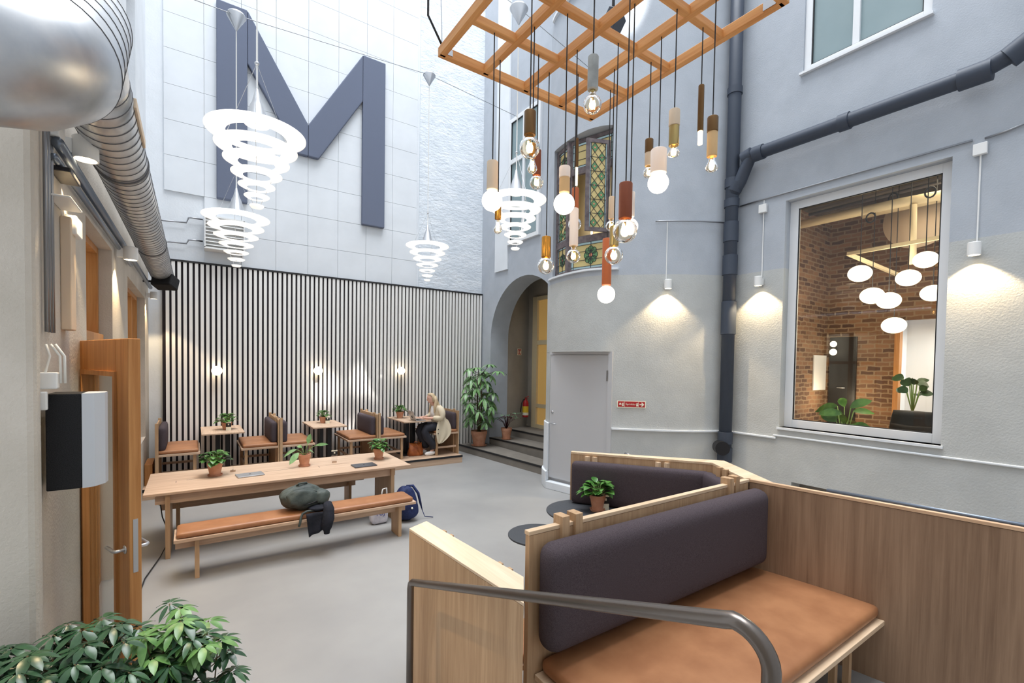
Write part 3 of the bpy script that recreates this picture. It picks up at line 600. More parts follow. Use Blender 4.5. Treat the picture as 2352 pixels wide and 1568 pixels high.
for c in ((-0.55, 2.6, 1.0), (-0.60, 2.62, 0.98), (-0.05, 2.62, 0.98), (0.06, 2.72, 0.90), (0.10, 2.66, 0.82)):
    sb2.tube([(c[0]-0.02, c[1], c[2]-0.25), c], 0.003, 4); umbrella_leaf(fy if c[0] > -.3 else fb, c, 8, 0.09, 0.036, 0.1, 0.3)
for mb_ in (fb, fy, sb2):
    for v in mb_.v: v.y = min(v.y, 3.07 if v.x < -0.57 else 9)
part('foliage', fb, M['leafd'], R, True); part('young_foliage', fy, M['leafy'], R, True, label='paler young leaves'); part('stems', sb2, M['stem'], R, True)

# ------------------------------------------------------------------ foreground booths
CZ = 1.263
dv = thing('booth_divider', 'oak booth divider with plum back cushion and tan leather seat, nearest the camera', 'bench', (2.7, 2.08, 0))
part('divider_panel', MB().box(1.552, 3.84, 2.062, 2.098, 0, CZ-0.026), M['oakz'], dv)
part('cap', MB().box(1.547, 3.85, 2.058, 2.102, CZ-0.023, CZ), M['oakcap'], dv, bevel=0.002)
for x in (1.80, 1.905, 3.55, 3.66): part('post', MB().box(x-0.028, x+0.028, 2.035 if x != 3.66 else 2.05, 2.12, 0, CZ+0.05), M['oakz'], dv, bevel=0.002)
a = PY(1252, 1400, 1.93); b = PY(1757, 1200, 1.93)
part('back_cushion', MB().cushion(a.x+0.012, b.x, 1.875, 2.052, 0.605, 1.215, 0.085, 0.014, 1, 18), M['fabric'], dv, True, merge=True)
part('seat_board', MB().box(1.60, 4.06, 1.155, 2.055, 0.402, 0.436), M['oakcap'], dv, bevel=0.003)
part('seat_cushion', MB().cushion(1.63, 4.03, 1.185, 2.05, 0.436, 0.53, 0.045, 0.022, 2, 18), M['leather'], dv, True, merge=True)
part('leg', MB().box(3.72, 3.765, 1.26, 1.30, 0, 0.402), M['oakz'], dv); part('leg', MB().box(3.60, 3.645, 1.30, 1.34, 0, 0.402), M['oakz'], dv); part('leg', MB().box(1.72, 1.765, 1.20, 1.245, 0, 0.402), M['oakz'], dv)
rp = thing('booth_side_panel', 'tall brown oak partition running off the right edge, beside the near seat', 'partition', (4.1, 0.8, 0))
A_, B_ = Vector((3.855, 2.062, 0)), Vector((4.27, -0.50, 0)); dd = (B_-A_).normalized(); nn_ = Vector((-dd.y, dd.x, 0))  # towards +x
def slab(p, q, n, t0, t1, z0, z1): return MB().extrude([p+n*t0+Vector((0, 0, z0)), q+n*t0+Vector((0, 0, z0)), q+n*t1+Vector((0, 0, z0)), p+n*t1+Vector((0, 0, z0))], (0, 0, z1-z0))
part('panel', slab(A_, B_, nn_, 0.003, 0.035, 0, CZ-0.026), M['oakd'], rp); part('cap', slab(A_, B_, nn_, 0, 0.04, CZ-0.023, CZ), wood('pale oak edge y', (196, 158, 124), (216, 180, 146), 'y'), rp, bevel=0.002)
# far booth: two walls, wide top, cushions
fbth = thing('corner_booth', 'angled oak booth with plum back cushions behind the round tables', 'bench', (3.9, 3.0, 0))
F0 = Vector((3.363, 3.75, 0)); F1 = Vector((4.203, 2.62, 0)); F2 = Vector((3.86, 2.11, 0)); O1 = Vector((4.40, 2.612, 0)); O2 = PZ(1779, 1108.6, 1.263); O2.z = 0
fd = (F1-F0).normalized(); fn = Vector((-fd.y, fd.x, 0)) # outward (+x+y)
part('back_panel', slab(F0, F1, fn, 0.0, 0.04, 0, CZ-0.022), M['oakz'], fbth)
part('side_panel', slab(F2, F1, (Vector((F1.y-F2.y, -(F1.x-F2.x), 0))).normalized(), 0.0, 0.03, 0, CZ-0.022), M['oakz'], fbth)
F0o = F0+fn*0.055
part('cap', MB().prism([(v.x, v.y) for v in (F0-fn*0.004, F1-fn*0.004, F2, A_+nn_*0.04, O2, O1, F0o)][::-1], CZ-0.022, CZ), M['oakcap'], fbth, bevel=0.002)
part('outer_panel', slab(O1, O2, Vector((-1, 0.3, 0)).normalized(), 0.0, 0.02, 0, CZ-0.022), M['oakz'], fbth)
def rot_cushion(P, Q, n, gap, th, z0, z1, r):
    d = (Q-P); L = d.length; ang = math.atan2(d.y, d.x); m_ = MB(); m_.T = Matrix.Translation(P) @ rotz(ang)
    m_.cushion(0.03, L-0.02, -gap-th, -gap, z0, z1, r, 0.01, 1, 10); return m_
# inside of the booth lies on the camera side of F0-F1
part('back_cushion', rot_cushion(F0, F1, None, 0.01, 0.12, 0.74, 1.185, 0.05), M['fabric'], fbth, True, merge=True)
d2 = (F2-F1); m_ = MB(); m_.T = Matrix.Translation(F1) @ rotz(math.atan2(d2.y, d2.x)); m_.cushion(0.02, d2.length-0.02, -0.13, -0.01, 0.74, 1.185, 0.05, 0.01, 1, 10); part('back_cushion', m_, M['fabric'], fbth, True, merge=True)
for t_ in (0.13, 0.185, 0.64, 0.70):
    q = F0+(F1-F0)*t_-fn*0.015; part('post', MB().box(q.x-0.02, q.x+0.02, q.y-0.02, q.y+0.02, 0, CZ-0.035), M['oakcap'], fbth)
for q in ((4.03, 2.44), (4.0, 2.36)): part('post', MB().box(q[0]-0.02, q[0]+0.02, q[1]-0.02, q[1]+0.02, 0, CZ+0.008), M['oakz'], fbth)
part('seat_board', MB().prism([(v.x, v.y) for v in (F0, F1, F2, F2+Vector((-0.45, 0.03, 0)), F1-fn*0.45-fd*0.1, F0-fn*0.45)][::-1], 0.40, 0.432), M['oakx'], fbth)
part('seat_cushion', MB().prism([(v.x, v.y) for v in (F0-fn*0.03+fd*0.02, F1-fn*0.03, F2+Vector((-0.03, 0.04, 0)), F2+Vector((-0.43, 0.06, 0)), F1-fn*0.43-fd*0.1, F0-fn*0.43+fd*0.02)][::-1], 0.432, 0.49), M['leather'], fbth, bevel=0.02)
# low wide-topped back on the left
lb = thing('low_booth_back', 'low oak bench back with wide pale top, left of the near booth', 'partition', (1.55, 2.9, 0))
q4 = [(1.212, 2.971), (1.373, 3.048), (1.448, 1.968), (1.287, 1.745)]
part('body', MB().prism(q4[::-1], 0, 1.052), M['oakz'], lb); part('top', MB().prism(q4[::-1], 1.054, 1.07), wood('pale oak top', (218, 190, 158), (234, 210, 182), 'y'), lb, bevel=0.002)
for (x_, y_) in ((1.388, 2.83), (1.394, 2.737), (1.432, 2.20), (1.438, 2.11)): part('post', MB().box(x_, x_+0.028, y_-0.018, y_+0.018, 0, 1.06), M['oakz'], lb)
part('seat_board', MB().box(1.50, 1.86, 2.16, 2.98, 0.40, 0.43), M['oakx'], lb); part('seat_cushion', MB().cushion(1.51, 1.85, 2.17, 2.97, 0.43, 0.49, 0.028), M['leather'], lb, True, merge=True)
# round tables
def round_table(x, y, z, r, label):
    R = thing('round_table', label, 'table', (x, y, 0), 0, 'round charcoal tables in the booth')
    part('tabletop', MB().lathe([(0, z-0.018), (r-0.004, z-0.018), (r, z-0.012), (r, z-0.003), (r-0.003, z), (0, z)], (x, y, 0), 64), M['tabletop'], R, 'auto')
    part('stem', MB().tube([(x, y, 0.01), (x, y, z-0.018)], 0.03, 16), M['blackm'], R, True); part('foot', MB().lathe([(0, 0), (r*0.6, 0), (r*0.58, 0.01), (0, 0.012)], (x, y, 0), 32), M['blackm'], R, True)
ta = PZ(1343, 1172, 0.74); round_table(ta.x, ta.y, 0.74, 0.385, 'large round charcoal table carrying a plant, behind the near booth')
tb_ = PZ(1236, 1226, 0.60); round_table(tb_.x, tb_.y, 0.60, 0.285, 'smaller lower round charcoal table beside the booth divider')
p = PZ(1372, 1172, 0.74); bushy(p.x, p.y, 0.74, 0.078, 0.15, 40, 1.15, 'bushy green plant in terracotta pot on the round table')
q = PZ(1391, 1171, 0.74); card(q.x, q.y, 0.74, (-0.5, -0.85, 0), 'black and white printed card leaning on the round table pot', 0.066, 0.155)
# handrail
hr = MB(); pts = [Vector((1.095, 2.655, 0.0)), Vector((1.095, 2.655, 0.82)), Vector((1.095, 2.645, 0.85)), Vector((1.095, 2.62, 0.868))]
e1 = Vector((1.065, 0.62, 1.587)); s_ = pts[-1]; pts += [s_+(e1-s_)*k/8 for k in range(1, 9)]
cA = Vector((1.07, 0.60, 1.51))
for k in range(9):
    th = math.radians(108-k*13.5); pts.append(Vector((1.066+0.002*k, cA.y-0.075*math.cos(math.radians(72+k*13.5-90+90)-PI/2*0)*-1*-1 if False else cA.y-0.085*math.sin(math.radians(k*11.25)), cA.z+0.085*math.cos(math.radians(k*11.25)))))
pts += [Vector((1.082, 0.515, 1.40)), Vector((1.082, 0.515, 0.0))]
single('handrail', hr.tube(pts, 0.021, 16), M['rail'], 'raw steel tube handrail crossing in front of the near booth', 'handrail', True)
p = PX(1900, 1126, 4.5); q = PX(2352, 1206, 4.5)
single('handrail', MB().tube([p, q+(q-p)*0.3, q+(q-p)*0.3+Vector((0, 0, -1.2))], 0.018, 12), M['bluepipe'], 'dark blue rail just behind the right oak partition', 'handrail', True)
p = PX(1433, 1045, 5.35); single('handrail', MB().tube([p+Vector((0, 0, -0.9)), p+Vector((0, 0, -0.02)), p+Vector((0, -0.03, 0.03)), p+Vector((0.0, -0.10, 0.02)), p+Vector((0, -0.12, -0.05)), p+Vector((0, -0.12, -0.9))], 0.02, 10), M['steel'], 'end of a steel rail peeping over the corner booth', 'handrail', True)

# ------------------------------------------------------------------ pipes on the tower and right wall
def collar(mb, c, d, r, L):
    c = Vector(c); d = Vector(d).normalized(); mb.tube([c-d*L/2, c-d*L/2*0.98, c+d*L/2*0.98, c+d*L/2], [r*0.9, r, r, r*0.9], 20)
DPX, DPY = 6.74, 4.0
dp = thing('drain_pipe', 'thick dark drain pipe with branch climbing beside the tower', 'pipe', (DPX, DPY, 0))
part('upright', MB().tube([(DPX, DPY, 0.75), (DPX, DPY, TOP)], 0.092, 24), M['pipe'], dp, True)
for z, L in ((0.86, 0.22), (1.12, 0.18), (3.75, 0.30), (2.95, 0.5), (4.68, 0.12), (4.98, 0.14), (6.35, 0.10), (4.25, 0.3)): c_ = MB(); collar(c_, (DPX, DPY, z), (0, 0, 1), 0.107, L); part('collar', c_, M['pipe'], dp, 'auto')
cc = PX(1657, 1028, 6.62); part('inspection_cap', MB().tube([cc+Vector((0.08, 0.08, 0)), cc+Vector((-0.05, -0.05, 0))], 0.105, 24), M['blackm'], dp, 'auto')
e0 = Vector((DPX, DPY, 4.80)); e1 = Vector((6.74, 3.72, 5.12)); pe = PX(1740, 352, 6.74); pk = PX(2240, 172, 6.74); pz = PX(2345, 112, 6.74)
dv_ = (pk-pe).normalized()
part('branch', MB().tube([e0, e0+Vector((0, -0.12, 0.17)), pe+Vector((0, 0.10, 0.0)), pe, pk, pz, pz+Vector((0, -0.35, 0.25)), pz+Vector((0, -0.5, 1.2))], 0.088, 20), M['pipe'], dp, True)
for c0_, d0_, r0_, L0_ in ((pe+dv_*0.02, dv_, 0.104, 0.14), (pe-dv_*0.14, dv_+Vector((0, 0, 0.25)), 0.104, 0.14), (pe+(pk-pe)*0.48, dv_, 0.104, 0.12), (pk, dv_, 0.110, 0.26), (pz, Vector((0, -0.5, 0.3)), 0.112, 0.2), (Vector((DPX, 3.94, 4.92)), Vector((0, -0.5, 0.9)), 0.104, 0.14)):
    c_ = MB(); collar(c_, c0_, d0_, r0_, L0_); part('branch_collar', c_, M['pipe'], dp, 'auto')
# cable conduits and wall lamps of the tower / right wall
zc = 4.42; tow = lambda t_: fullc[t_]
cb = MB(); tpts = [p for p in right_low if p[0] > 5.88]; cb.tube([(x-0.025, y-0.03, zc) for x, y in tpts], 0.012, 8)
single('cable_conduit', cb, M['steel'], 'thin conduit on the curved tower leading to the drain pipe', 'conduit', True)
cb = MB(); a = PX(1700, 474, XR-0.02); b = PX(1748, 459, XR-0.02); e = PX(2234, 322, XR-0.02); f_ = PX(2262, 318, XR-0.02); g_ = PX(2315, 300, XR-0.02); h_ = PX(2352, 284, XR-0.02)
cb.tube([a, b, e], 0.012, 8).tube([f_, g_, h_+(h_-g_)], 0.012, 8); single('cable_conduit', cb, M['steel'], 'long thin conduit above the cafe window on right wall', 'conduit', True)
def downlight(p, out, label, ztop, boxz=None, energy=14, blend=0.35, size=1.9, r=0.055, h=0.13):
    """p = centre of the lamp's bottom, out = unit vector from wall"""
    p = Vector(p); out = Vector(out).normalized(); sd = Vector((-out.y, out.x, 0)); R = thing('wall_downlight', label, 'lamp', tuple(p), 0, 'white cylinder downlights')
    part('shade', MB().lathe([(r*0.86, 0.0), (r, 0.0), (r, h), (r*0.9, h+0.006), (0, h+0.006)], p, 28), M['white'], R, 'auto')
    part('lens', MB().lathe([(0, 0.012), (r*0.86, 0.012)], p, 24), M['lens'], R)
    m_ = MB(); m_.extrude([p-out*(r*0.9)+sd*s*0.03+Vector((0, 0, z)) for s, z in ((-1, 0.02), (1, 0.02), (1, h-0.02), (-1, h-0.02))], -out*0.05); part('bracket', m_, M['white'], R)
    w0 = p-out*(r+0.045)
    if ztop: part('cable', MB().tube([w0+Vector((0, 0, h)), w0+Vector((0, 0, ztop-p.z))], 0.008, 6), M['white'], R)
    if boxz: part('junction_box', MB().extrude([w0+sd*s*0.055+Vector((0, 0, z-p.z)) for s, z in ((-1, boxz-0.06), (1, boxz-0.06), (1, boxz+0.06), (-1, boxz+0.06))], out*0.05), M['white'], R, bevel=0.005)
    l = light('SPOT', 'downlight', tuple(p+Vector((0, 0, -0.01))), energy*2.2, (1.0, 0.74, 0.42), (0, 0, 0), spot_size=size, spot_blend=blend, shadow_soft_size=0.02); return R
wn = Vector((-0.57, -0.82, 0))
tp = (6.02, 4.61); q = PZ(1521, 663, 3.35)
q = Vector((tp[0], tp[1], 0))+wn*0.11; q.z = ZAT(1521, 663, q.x, q.y); downlight(q, wn, 'white cylinder lamp on the tower left of the drain pipe', zc, None, 26)
p = PX(1741, 656, XR-0.11); downlight(p, (-1, 0, 0), 'white cylinder lamp between drain pipe and cafe window', PX(1748, 470, XR).z+0.05, PX(1748, 482, XR).z, 26)
p = PX(2237, 586, XR-0.11); downlight(p, (-1, 0, 0), 'white cylinder lamp right of the cafe window', PX(2248, 330, XR).z, PX(2248, 346, XR).z, 26)
# red signs
def sign_at(c, xd, label, w_, h_, txt=None):
    c = Vector(c); xd = Vector(xd).normalized(); u = Vector((0, 0, 1)); n = xd.cross(u); R = thing('safety_sign', label, 'sign', tuple(c))
    def rect(x0, x1, z0, z1, d, mat, nm): part(nm, MB().extrude([c+xd*x0+u*z0+n*d, c+xd*x1+u*z0+n*d, c+xd*x1+u*z1+n*d, c+xd*x0+u*z1+n*d], n*0.003), mat, R)
    rect(-w_/2, w_/2, -h_/2, h_/2, 0, M['signw'], 'backing'); return R, rect, c, xd, u, n
def ontower(px, py, gap=0.012):
    best = None
    r_ = ray(px, py)
    for i in range(len(fullc)-1):
        x0, y0 = fullc[i]; x1, y1 = fullc[i+1]; nx, ny = y1-y0, -(x1-x0); t_ = (nx*x0+ny*y0)/(nx*r_.x+ny*r_.y); P = C0+r_*t_
        if min(y0, y1)-1e-4 <= P.y <= max(y0, y1)+1e-4 and (best is None or t_ < best[0]): best = (t_, P, Vector((x1-x0, y1-y0, 0)).normalized())
    return best[1], best[2]
P_, tdir = ontower(1450, 928); ndir = tdir.cross(Vector((0, 0, 1)))
R, rect, c, xd, u, n = sign_at(P_+ndir*0.02, tdir, 'red Sprinkler sign with arrow on the tower wall', 0.44, 0.11)
rect(-0.205, -0.105, -0.043, 0.043, 0.003, M['red'], 'red_field'); rect(-0.10, 0.105, -0.043, 0.043, 0.003, M['red'], 'red_field'); rect(0.11, 0.205, -0.043, 0.043, 0.003, M['red'], 'red_field')
part('lettering', place_text('Sprinkler', 0.042, c+n*0.008-xd*0.01, xd, u), M['signw'], R)
am = MB(); cc = c+xd*0.158+n*0.0065
am.extrude([cc+xd*x_+u*z_ for x_, z_ in ((-0.035, -0.008), (0.003, -0.008), (-0.012, -0.03), (0.006, -0.03), (0.036, 0), (0.006, 0.03), (-0.012, 0.03), (0.003, 0.008), (-0.035, 0.008))], n*0.002); part('arrow', am, M['signw'], R)
fm = MB()
for ox in (-0.128, 0.09):
    cc = c+xd*ox+n*0.0065
    for k in (-1, 0, 1): fm.extrude([cc+xd*(k*0.010+a_)+u*b_ for a_, b_ in ((-0.005, -0.035), (0.005, -0.02), (0.0, 0.0), (0.006, 0.028), (-0.006, 0.01))], n*0.002)
cc = c-xd*0.17+n*0.0065; fm.extrude([cc+xd*a_+u*b_ for a_, b_ in ((-0.02, -0.01), (0.02, -0.01), (0.012, 0.012), (0, 0.022), (-0.012, 0.012))], n*0.002); part('flame_symbols', fm, M['signw'], R)
nd = Vector((0.92, 0.34, 0)).normalized(); P_ = Vector((7.17, 10.15, 0)); P_.z = ZAT(1198, 808, P_.x, P_.y)
R, rect, c, xd, u, n = sign_at(P_+Vector((0.34, -0.92, 0))*0.03, nd, 'small red fire extinguisher sign inside the niche', 0.19, 0.17); rect(-0.078, -0.004, -0.07, 0.07, 0.003, M['red'], 'red_field'); rect(0.004, 0.078, -0.07, 0.07, 0.003, M['red'], 'red_field')
fm = MB(); cc = c-xd*0.04+n*0.0065; fm.extrude([cc+xd*a_+u*b_ for a_, b_ in ((-0.015, -0.05), (0.015, -0.05), (0.015, 0.02), (0.006, 0.045), (-0.012, 0.05), (-0.015, 0.02))], n*0.002)
cc = c+xd*0.04+n*0.0065
for k in (-1, 0, 1): fm.extrude([cc+xd*(k*0.018+a_)+u*b_ for a_, b_ in ((-0.009, -0.05), (0.009, -0.03), (0.0, 0.0), (0.01, 0.045), (-0.01, 0.015))], n*0.002)
part('symbols', fm, M['signw'], R)
# extinguisher
fe = Vector((7.34, 10.02, 0.78)); R = thing('fire_extinguisher', 'red fire extinguisher hanging on the niche wall', 'fire extinguisher', tuple(fe))
part('cylinder', MB().lathe([(0, 0), (0.075, 0.005), (0.08, 0.03), (0.08, 0.38), (0.06, 0.44), (0.03, 0.47), (0.02, 0.50), (0, 0.50)], fe, 24), M['red'], R, True)
part('label', MB().lathe([(0.082, 0.10), (0.082, 0.30)], fe, 24), M['yellow'], R, True); part('label', MB().lathe([(0.083, 0.06), (0.083, 0.13)], fe, 24), M['signw'], R, True)
part('hose', MB().tube([fe+Vector((0, 0, 0.49)), fe+Vector((-0.07, 0, 0.48)), fe+Vector((-0.14, -0.01, 0.38)), fe+Vector((-0.17, -0.01, 0.15))], 0.014, 8), M['black'], R, True)
part('handle', MB().bar(fe+Vector((-0.03, 0, 0.52)), fe+Vector((0.08, -0.02, 0.56)), 0.025, 0.012).bar(fe+Vector((-0.03, 0, 0.50)), fe+Vector((0.07, -0.02, 0.50)), 0.02, 0.012), M['red'], R)

# ------------------------------------------------------------------ windows of the right wall
def framed(name, label, x, y0, y1, z0, z1, fw, mulls=(), pane_mat='pane', dep=0.07, framemat='whitef'):
    R = thing(name, label, 'window', (x, (y0+y1)/2, z0)); R['kind'] = 'structure'; f = MB()
    f.box(x, x+dep, y0, y0+fw, z0, z1).box(x, x+dep, y1-fw, y1, z0, z1).box(x, x+dep, y0+fw, y1-fw, z0, z0+fw).box(x, x+dep, y0+fw, y1-fw, z1-fw, z1)
    for m_ in mulls: f.box(x, x+dep, m_-fw*0.45, m_+fw*0.45, z0+fw, z1-fw)
    part('window_frame', f, M[framemat], R, bevel=0.004); part('gasket', MB().box(x+0.01, x+0.03, y0+fw, y0+fw+0.012, z0+fw, z1-fw).box(x+0.01, x+0.03, y1-fw-0.012, y1-fw, z0+fw, z1-fw).box(x+0.01, x+0.03, y0+fw, y1-fw, z1-fw-0.012, z1-fw).box(x+0.01, x+0.03, y0+fw, y1-fw, z0+fw, z0+fw+0.010), M['black'], R); part('pane', MB().box(x+dep*0.5, x+dep*0.5+0.004, y0+fw, y1-fw, z0+fw, z1-fw), M[pane_mat], R); return R
framed('window_1', 'large white framed cafe window on the right wall', XR+0.14, CW[0], CW[1], CW[2], CW[3], 0.11)
R = framed('window_2', 'upper white window at the top right of the wall', XR+0.03, UW[0], UW[1], UW[2], UW[3], 0.085, (2.52,), 'milk')
part('sill', MB().box(XR-0.05, XR+0.03, UW[0]-0.02, UW[1]+0.03, UW[2]-0.03, UW[2]), M['whitef'], R)
struct('trim_4', MB().box(XR-0.03, XR+0.14, CW[0]-0.02, CW[1]+0.02, CW[2]-0.03, CW[2]), M['plaster_w'])
# white window on the arch wall
R = framed('window_3', 'white casement window above the arch beside the stained glass', XA-0.06, 8.02, 9.22, 5.0, 7.9, 0.09, (8.62,), 'milk'); part('transom', MB().box(XA-0.065, XA-0.01, 8.1, 9.14, 6.85, 6.95), M['whitef'], R)
# ------------------------------------------------------------------ stained glass windows
def stained(zlo, zhi, zt1, zt2, label, idx, opensash=True):
    R = thing('window_%d' % idx, label, 'window', (5.35, 5.85, zlo)); R['kind'] = 'structure'
    a = Vector((fullc[sg0][0]+0.10, fullc[sg0][1], 0)); c = Vector((fullc[sg1][0]+0.10, fullc[sg1][1]+0.02, 0)); b = Vector((5.28, 5.86, 0))
    fr = MB(); gl = MB(); ld = MB()
    def pnl(p, q, z0, z1, style):
        d = (q-p); L = d.length; d.normalize(); n = Vector((d.y, -d.x, 0)); n = n if n.x < 0 else -n; fw = 0.055
        def P3(s, z, o=0): return p+d*s+n*o+Vector((0, 0, z))
        def bx(s0, s1, a0, a1, o0, o1, mb, mi=0):
            mb.cur = mi; mb.extrude([P3(s0, a0, o0), P3(s1, a0, o0), P3(s1, a1, o0), P3(s0, a1, o0)], n*(o1-o0)); mb.cur = 0
        for s0, s1, a0, a1 in ((0, fw, z0, z1), (L-fw, L, z0, z1), (fw, L-fw, z0, z0+fw), (fw, L-fw, z1-fw, z1)): bx(s0, s1, a0, a1, -0.03, 0.03, fr)
        if style == 'open': return
        s0, s1, a0, a1 = fw, L-fw, z0+fw, z1-fw; bx(s0, s1, a0, a1, -0.004, 0, gl, 0)
        W_, H_ = s1-s0, a1-a0
        # border strips
        bw = min(W_, H_)*0.09
        bx(s0, s0+bw, a0, a1, 0, 0.002, gl, 2); bx(s1-bw, s1, a0, a1, 0, 0.002, gl, 2); bx(s0, s1, a0, a0+bw, 0, 0.002, gl, 2); bx(s0, s1, a1-bw, a1, 0, 0.002, gl, 2)
        def line(u, v): ld.bar(P3(u[0], u[1], 0.006), P3(v[0], v[1], 0.006), 0.007, 0.007)
        def quad(c, rx, rz, mi, pts=4):
            gl.cur = mi; gl.extrude([P3(c[0]+rx*math.cos(2*PI*k/pts), c[1]+rz*math.sin(2*PI*k/pts), 0.003) for k in range(pts)], n*0.002); gl.cur = 0
            P_ = [(c[0]+rx*math.cos(2*PI*k/pts), c[1]+rz*math.sin(2*PI*k/pts)) for k in range(pts)]
            for k in range(pts): line(P_[k], P_[(k+1) % pts])
        for q_ in ((s0+bw, a0, s0+bw, a1), (s1-bw, a0, s1-bw, a1), (s0, a0+bw, s1, a0+bw), (s0, a1-bw, s1, a1-bw)): line((q_[0], q_[1]), (q_[2], q_[3]))
        if style == 'diamond':
            cols = 2; hw = (W_-2*bw)/(2*cols); nr = max(3, round((H_-2*bw)/(hw*2.6))); hh = (H_-2*bw)/(2*nr)
            for r_ in range(nr):
                for k in range(cols):
                    ce = (s0+bw+hw*(2*k+1), a0+bw+hh*(2*r_+1)); quad(ce, hw, hh, 1 if (r_+k) % 2 else (0 if r_ % 3 else 3) if False else 1 if r_ % 2 == 0 else 0); quad(ce, hw*0.22, hw*0.22, 3, 8)
            nb = int(H_/0.36)
            for k in range(1, nb+1): line((s0, a0+H_*k/(nb+1)), (s1, a0+H_*k/(nb+1)))
        else:
            ce = ((s0+s1)/2, (a0+a1)/2); rr = min(W_, H_)*0.30
            for k in range(8):
                th = 2*PI*k/8; quad((ce[0]+rr*0.62*math.cos(th), ce[1]+rr*0.75*math.sin(th)), rr*0.36, rr*0.42, 1, 10)
            quad(ce, rr*0.25, rr*0.25, 3, 10)
            for k in range(2): line((s0, a0+H_*(k+1)/3), (s1, a0+H_*(k+1)/3))
            line((ce[0], a0), (ce[0], a1))
    m1 = Vector((5.27, 6.02, 0))
    pnl(a, m1, zlo, zt1, 'flower'); pnl(a, m1, zt1, zt2, 'diamond'); pnl(a, m1, zt2, zhi, 'flower')
    pnl(m1, c, zlo, zt1, 'flower'); pnl(m1, c, zt1, zt2, 'open' if opensash else 'diamond'); pnl(m1, c, zt2, zhi, 'flower')
    fr.tube([m1+Vector((-0.03, 0, zlo)), m1+Vector((-0.03, 0, zhi))], 0.04, 8)
    part('timber_frame', fr, M['oldwood'], R); part('stained_pane', gl, [M['gl_y'], M['gl_g'], M['gl_b'], M['gl_r']], R); part('lead_lines', ld, M['lead'], R)
    if opensash:
        fr2 = MB(); 
        fr, gl, ld = MB(), MB(), MB()
        h0 = Vector((5.10, 5.42, 0)); h1 = Vector((4.88, 5.08, 0)); h0 = Vector((c.x-0.08, c.y+0.06, 0)); far = h0+Vector((-0.36, 0.16, 0))
        fr_, gl_, ld_ = fr, gl, ld
        # rebuild with new buffers
        return R, (far, h0, zt1+0.03, zt2-0.03)
    return R, None
def sash(R, p, q, z0, z1):
    fr = MB(); gl = MB(); ld = MB(); d = (q-p); L = d.length; d.normalize(); n = Vector((d.y, -d.x, 0)); n = n if n.y < 0 else -n; fw = 0.06
    P3 = lambda s, z, o=0: p+d*s+n*o+Vector((0, 0, z))
    def bx(s0, s1, a0, a1, o0, o1, mb, mi=0): mb.cur = mi; mb.extrude([P3(s0, a0, o0), P3(s1, a0, o0), P3(s1, a1, o0), P3(s0, a1, o0)], n*(o1-o0)); mb.cur = 0
    for s0, s1, a0, a1 in ((0, fw, z0, z1), (L-fw, L, z0, z1), (fw, L-fw, z0, z0+fw), (fw, L-fw, z1-fw, z1)): bx(s0, s1, a0, a1, -0.02, 0.02, fr)
    s0, s1, a0, a1 = fw, L-fw, z0+fw, z1-fw; bx(s0, s1, a0, a1, -0.004, 0, gl, 0); bw = 0.02
    bx(s0, s0+bw, a0, a1, 0, 0.002, gl, 2); bx(s1-bw, s1, a0, a1, 0, 0.002, gl, 2)
    W_ = s1-s0-2*bw; H_ = a1-a0; nr = 9; hh = H_/(2*nr); hw = W_/4
    def line(u, v): ld.bar(P3(u[0], u[1], 0.006), P3(v[0], v[1], 0.006), 0.007, 0.007)
    line((s0+bw, a0), (s0+bw, a1)); line((s1-bw, a0), (s1-bw, a1))
    for r_ in range(nr):
        for k in range(2):
            ce = (s0+bw+hw*(2*k+1), a0+hh*(2*r_+1)); g_ = (r_+k) % 2 == 0
            P_ = [(ce[0]+hw, ce[1]), (ce[0], ce[1]+hh), (ce[0]-hw, ce[1]), (ce[0], ce[1]-hh)]
            gl.cur = 1 if g_ else 0; gl.extrude([P3(x_, z_, 0.003) for x_, z_ in P_], n*0.002); gl.cur = 0
            for j in range(4): line(P_[j], P_[(j+1) % 4])
            if g_:
                gl.cur = 3; gl.extrude([P3(ce[0]+0.014*math.cos(PI*j/4), ce[1]+0.014*math.sin(PI*j/4), 0.006) for j in range(8)], n*0.002); gl.cur = 0
    for k in range(1, 6): line((s0, a0+H_*k/6), (s1, a0+H_*k/6))
    s = part('open_sash', fr, M['oldwood'], R); part('sash_pane', gl, [M['gl_y'], M['gl_g'], M['gl_b'], M['gl_r']], s); part('sash_lead', ld, M['lead'], s)
R4, so = stained(3.74, 5.93, 4.28, 5.42, 'old stained glass window with open sash on the curved tower', 4)
sash(R4, so[0], so[1], so[2], so[3]+0.35)
part('cream_lining', MB().box(5.33, 5.36, 5.93, 6.0, 4.3, 5.4).box(5.6, 5.62, 5.1, 6.5, 3.75, 5.92), M['cream'], R4); part('tube_light', MB().tube([(5.50, 5.72, 4.3), (5.50, 5.72, 5.0)], 0.014, 8), M['lens'], R4, True)
struct('wall_stair', MB().box(5.75, 5.78, 4.9, 6.9, 3.6, 6.1), emit('glowing stair wall', (214, 168, 90), 0.35))  # warm stairwell light is put into the wall as its own glow
R5, _ = stained(8.32, 10.58, 8.85, 10.0, 'second stained glass window higher up the tower behind the timber grid', 5, False)
sl_ = MB(); seg = fullc[sg0-2:sg1+3]; sl_.prism([(x-0.05, y-0.02) for x, y in seg]+[(x, y) for x, y in seg[::-1]], 3.70, 3.73); sl_.prism([(x-0.05, y-0.02) for x, y in seg]+[(x, y) for x, y in seg[::-1]], 8.26, 8.31); struct('trim_5', sl_, M['plaster_w'])

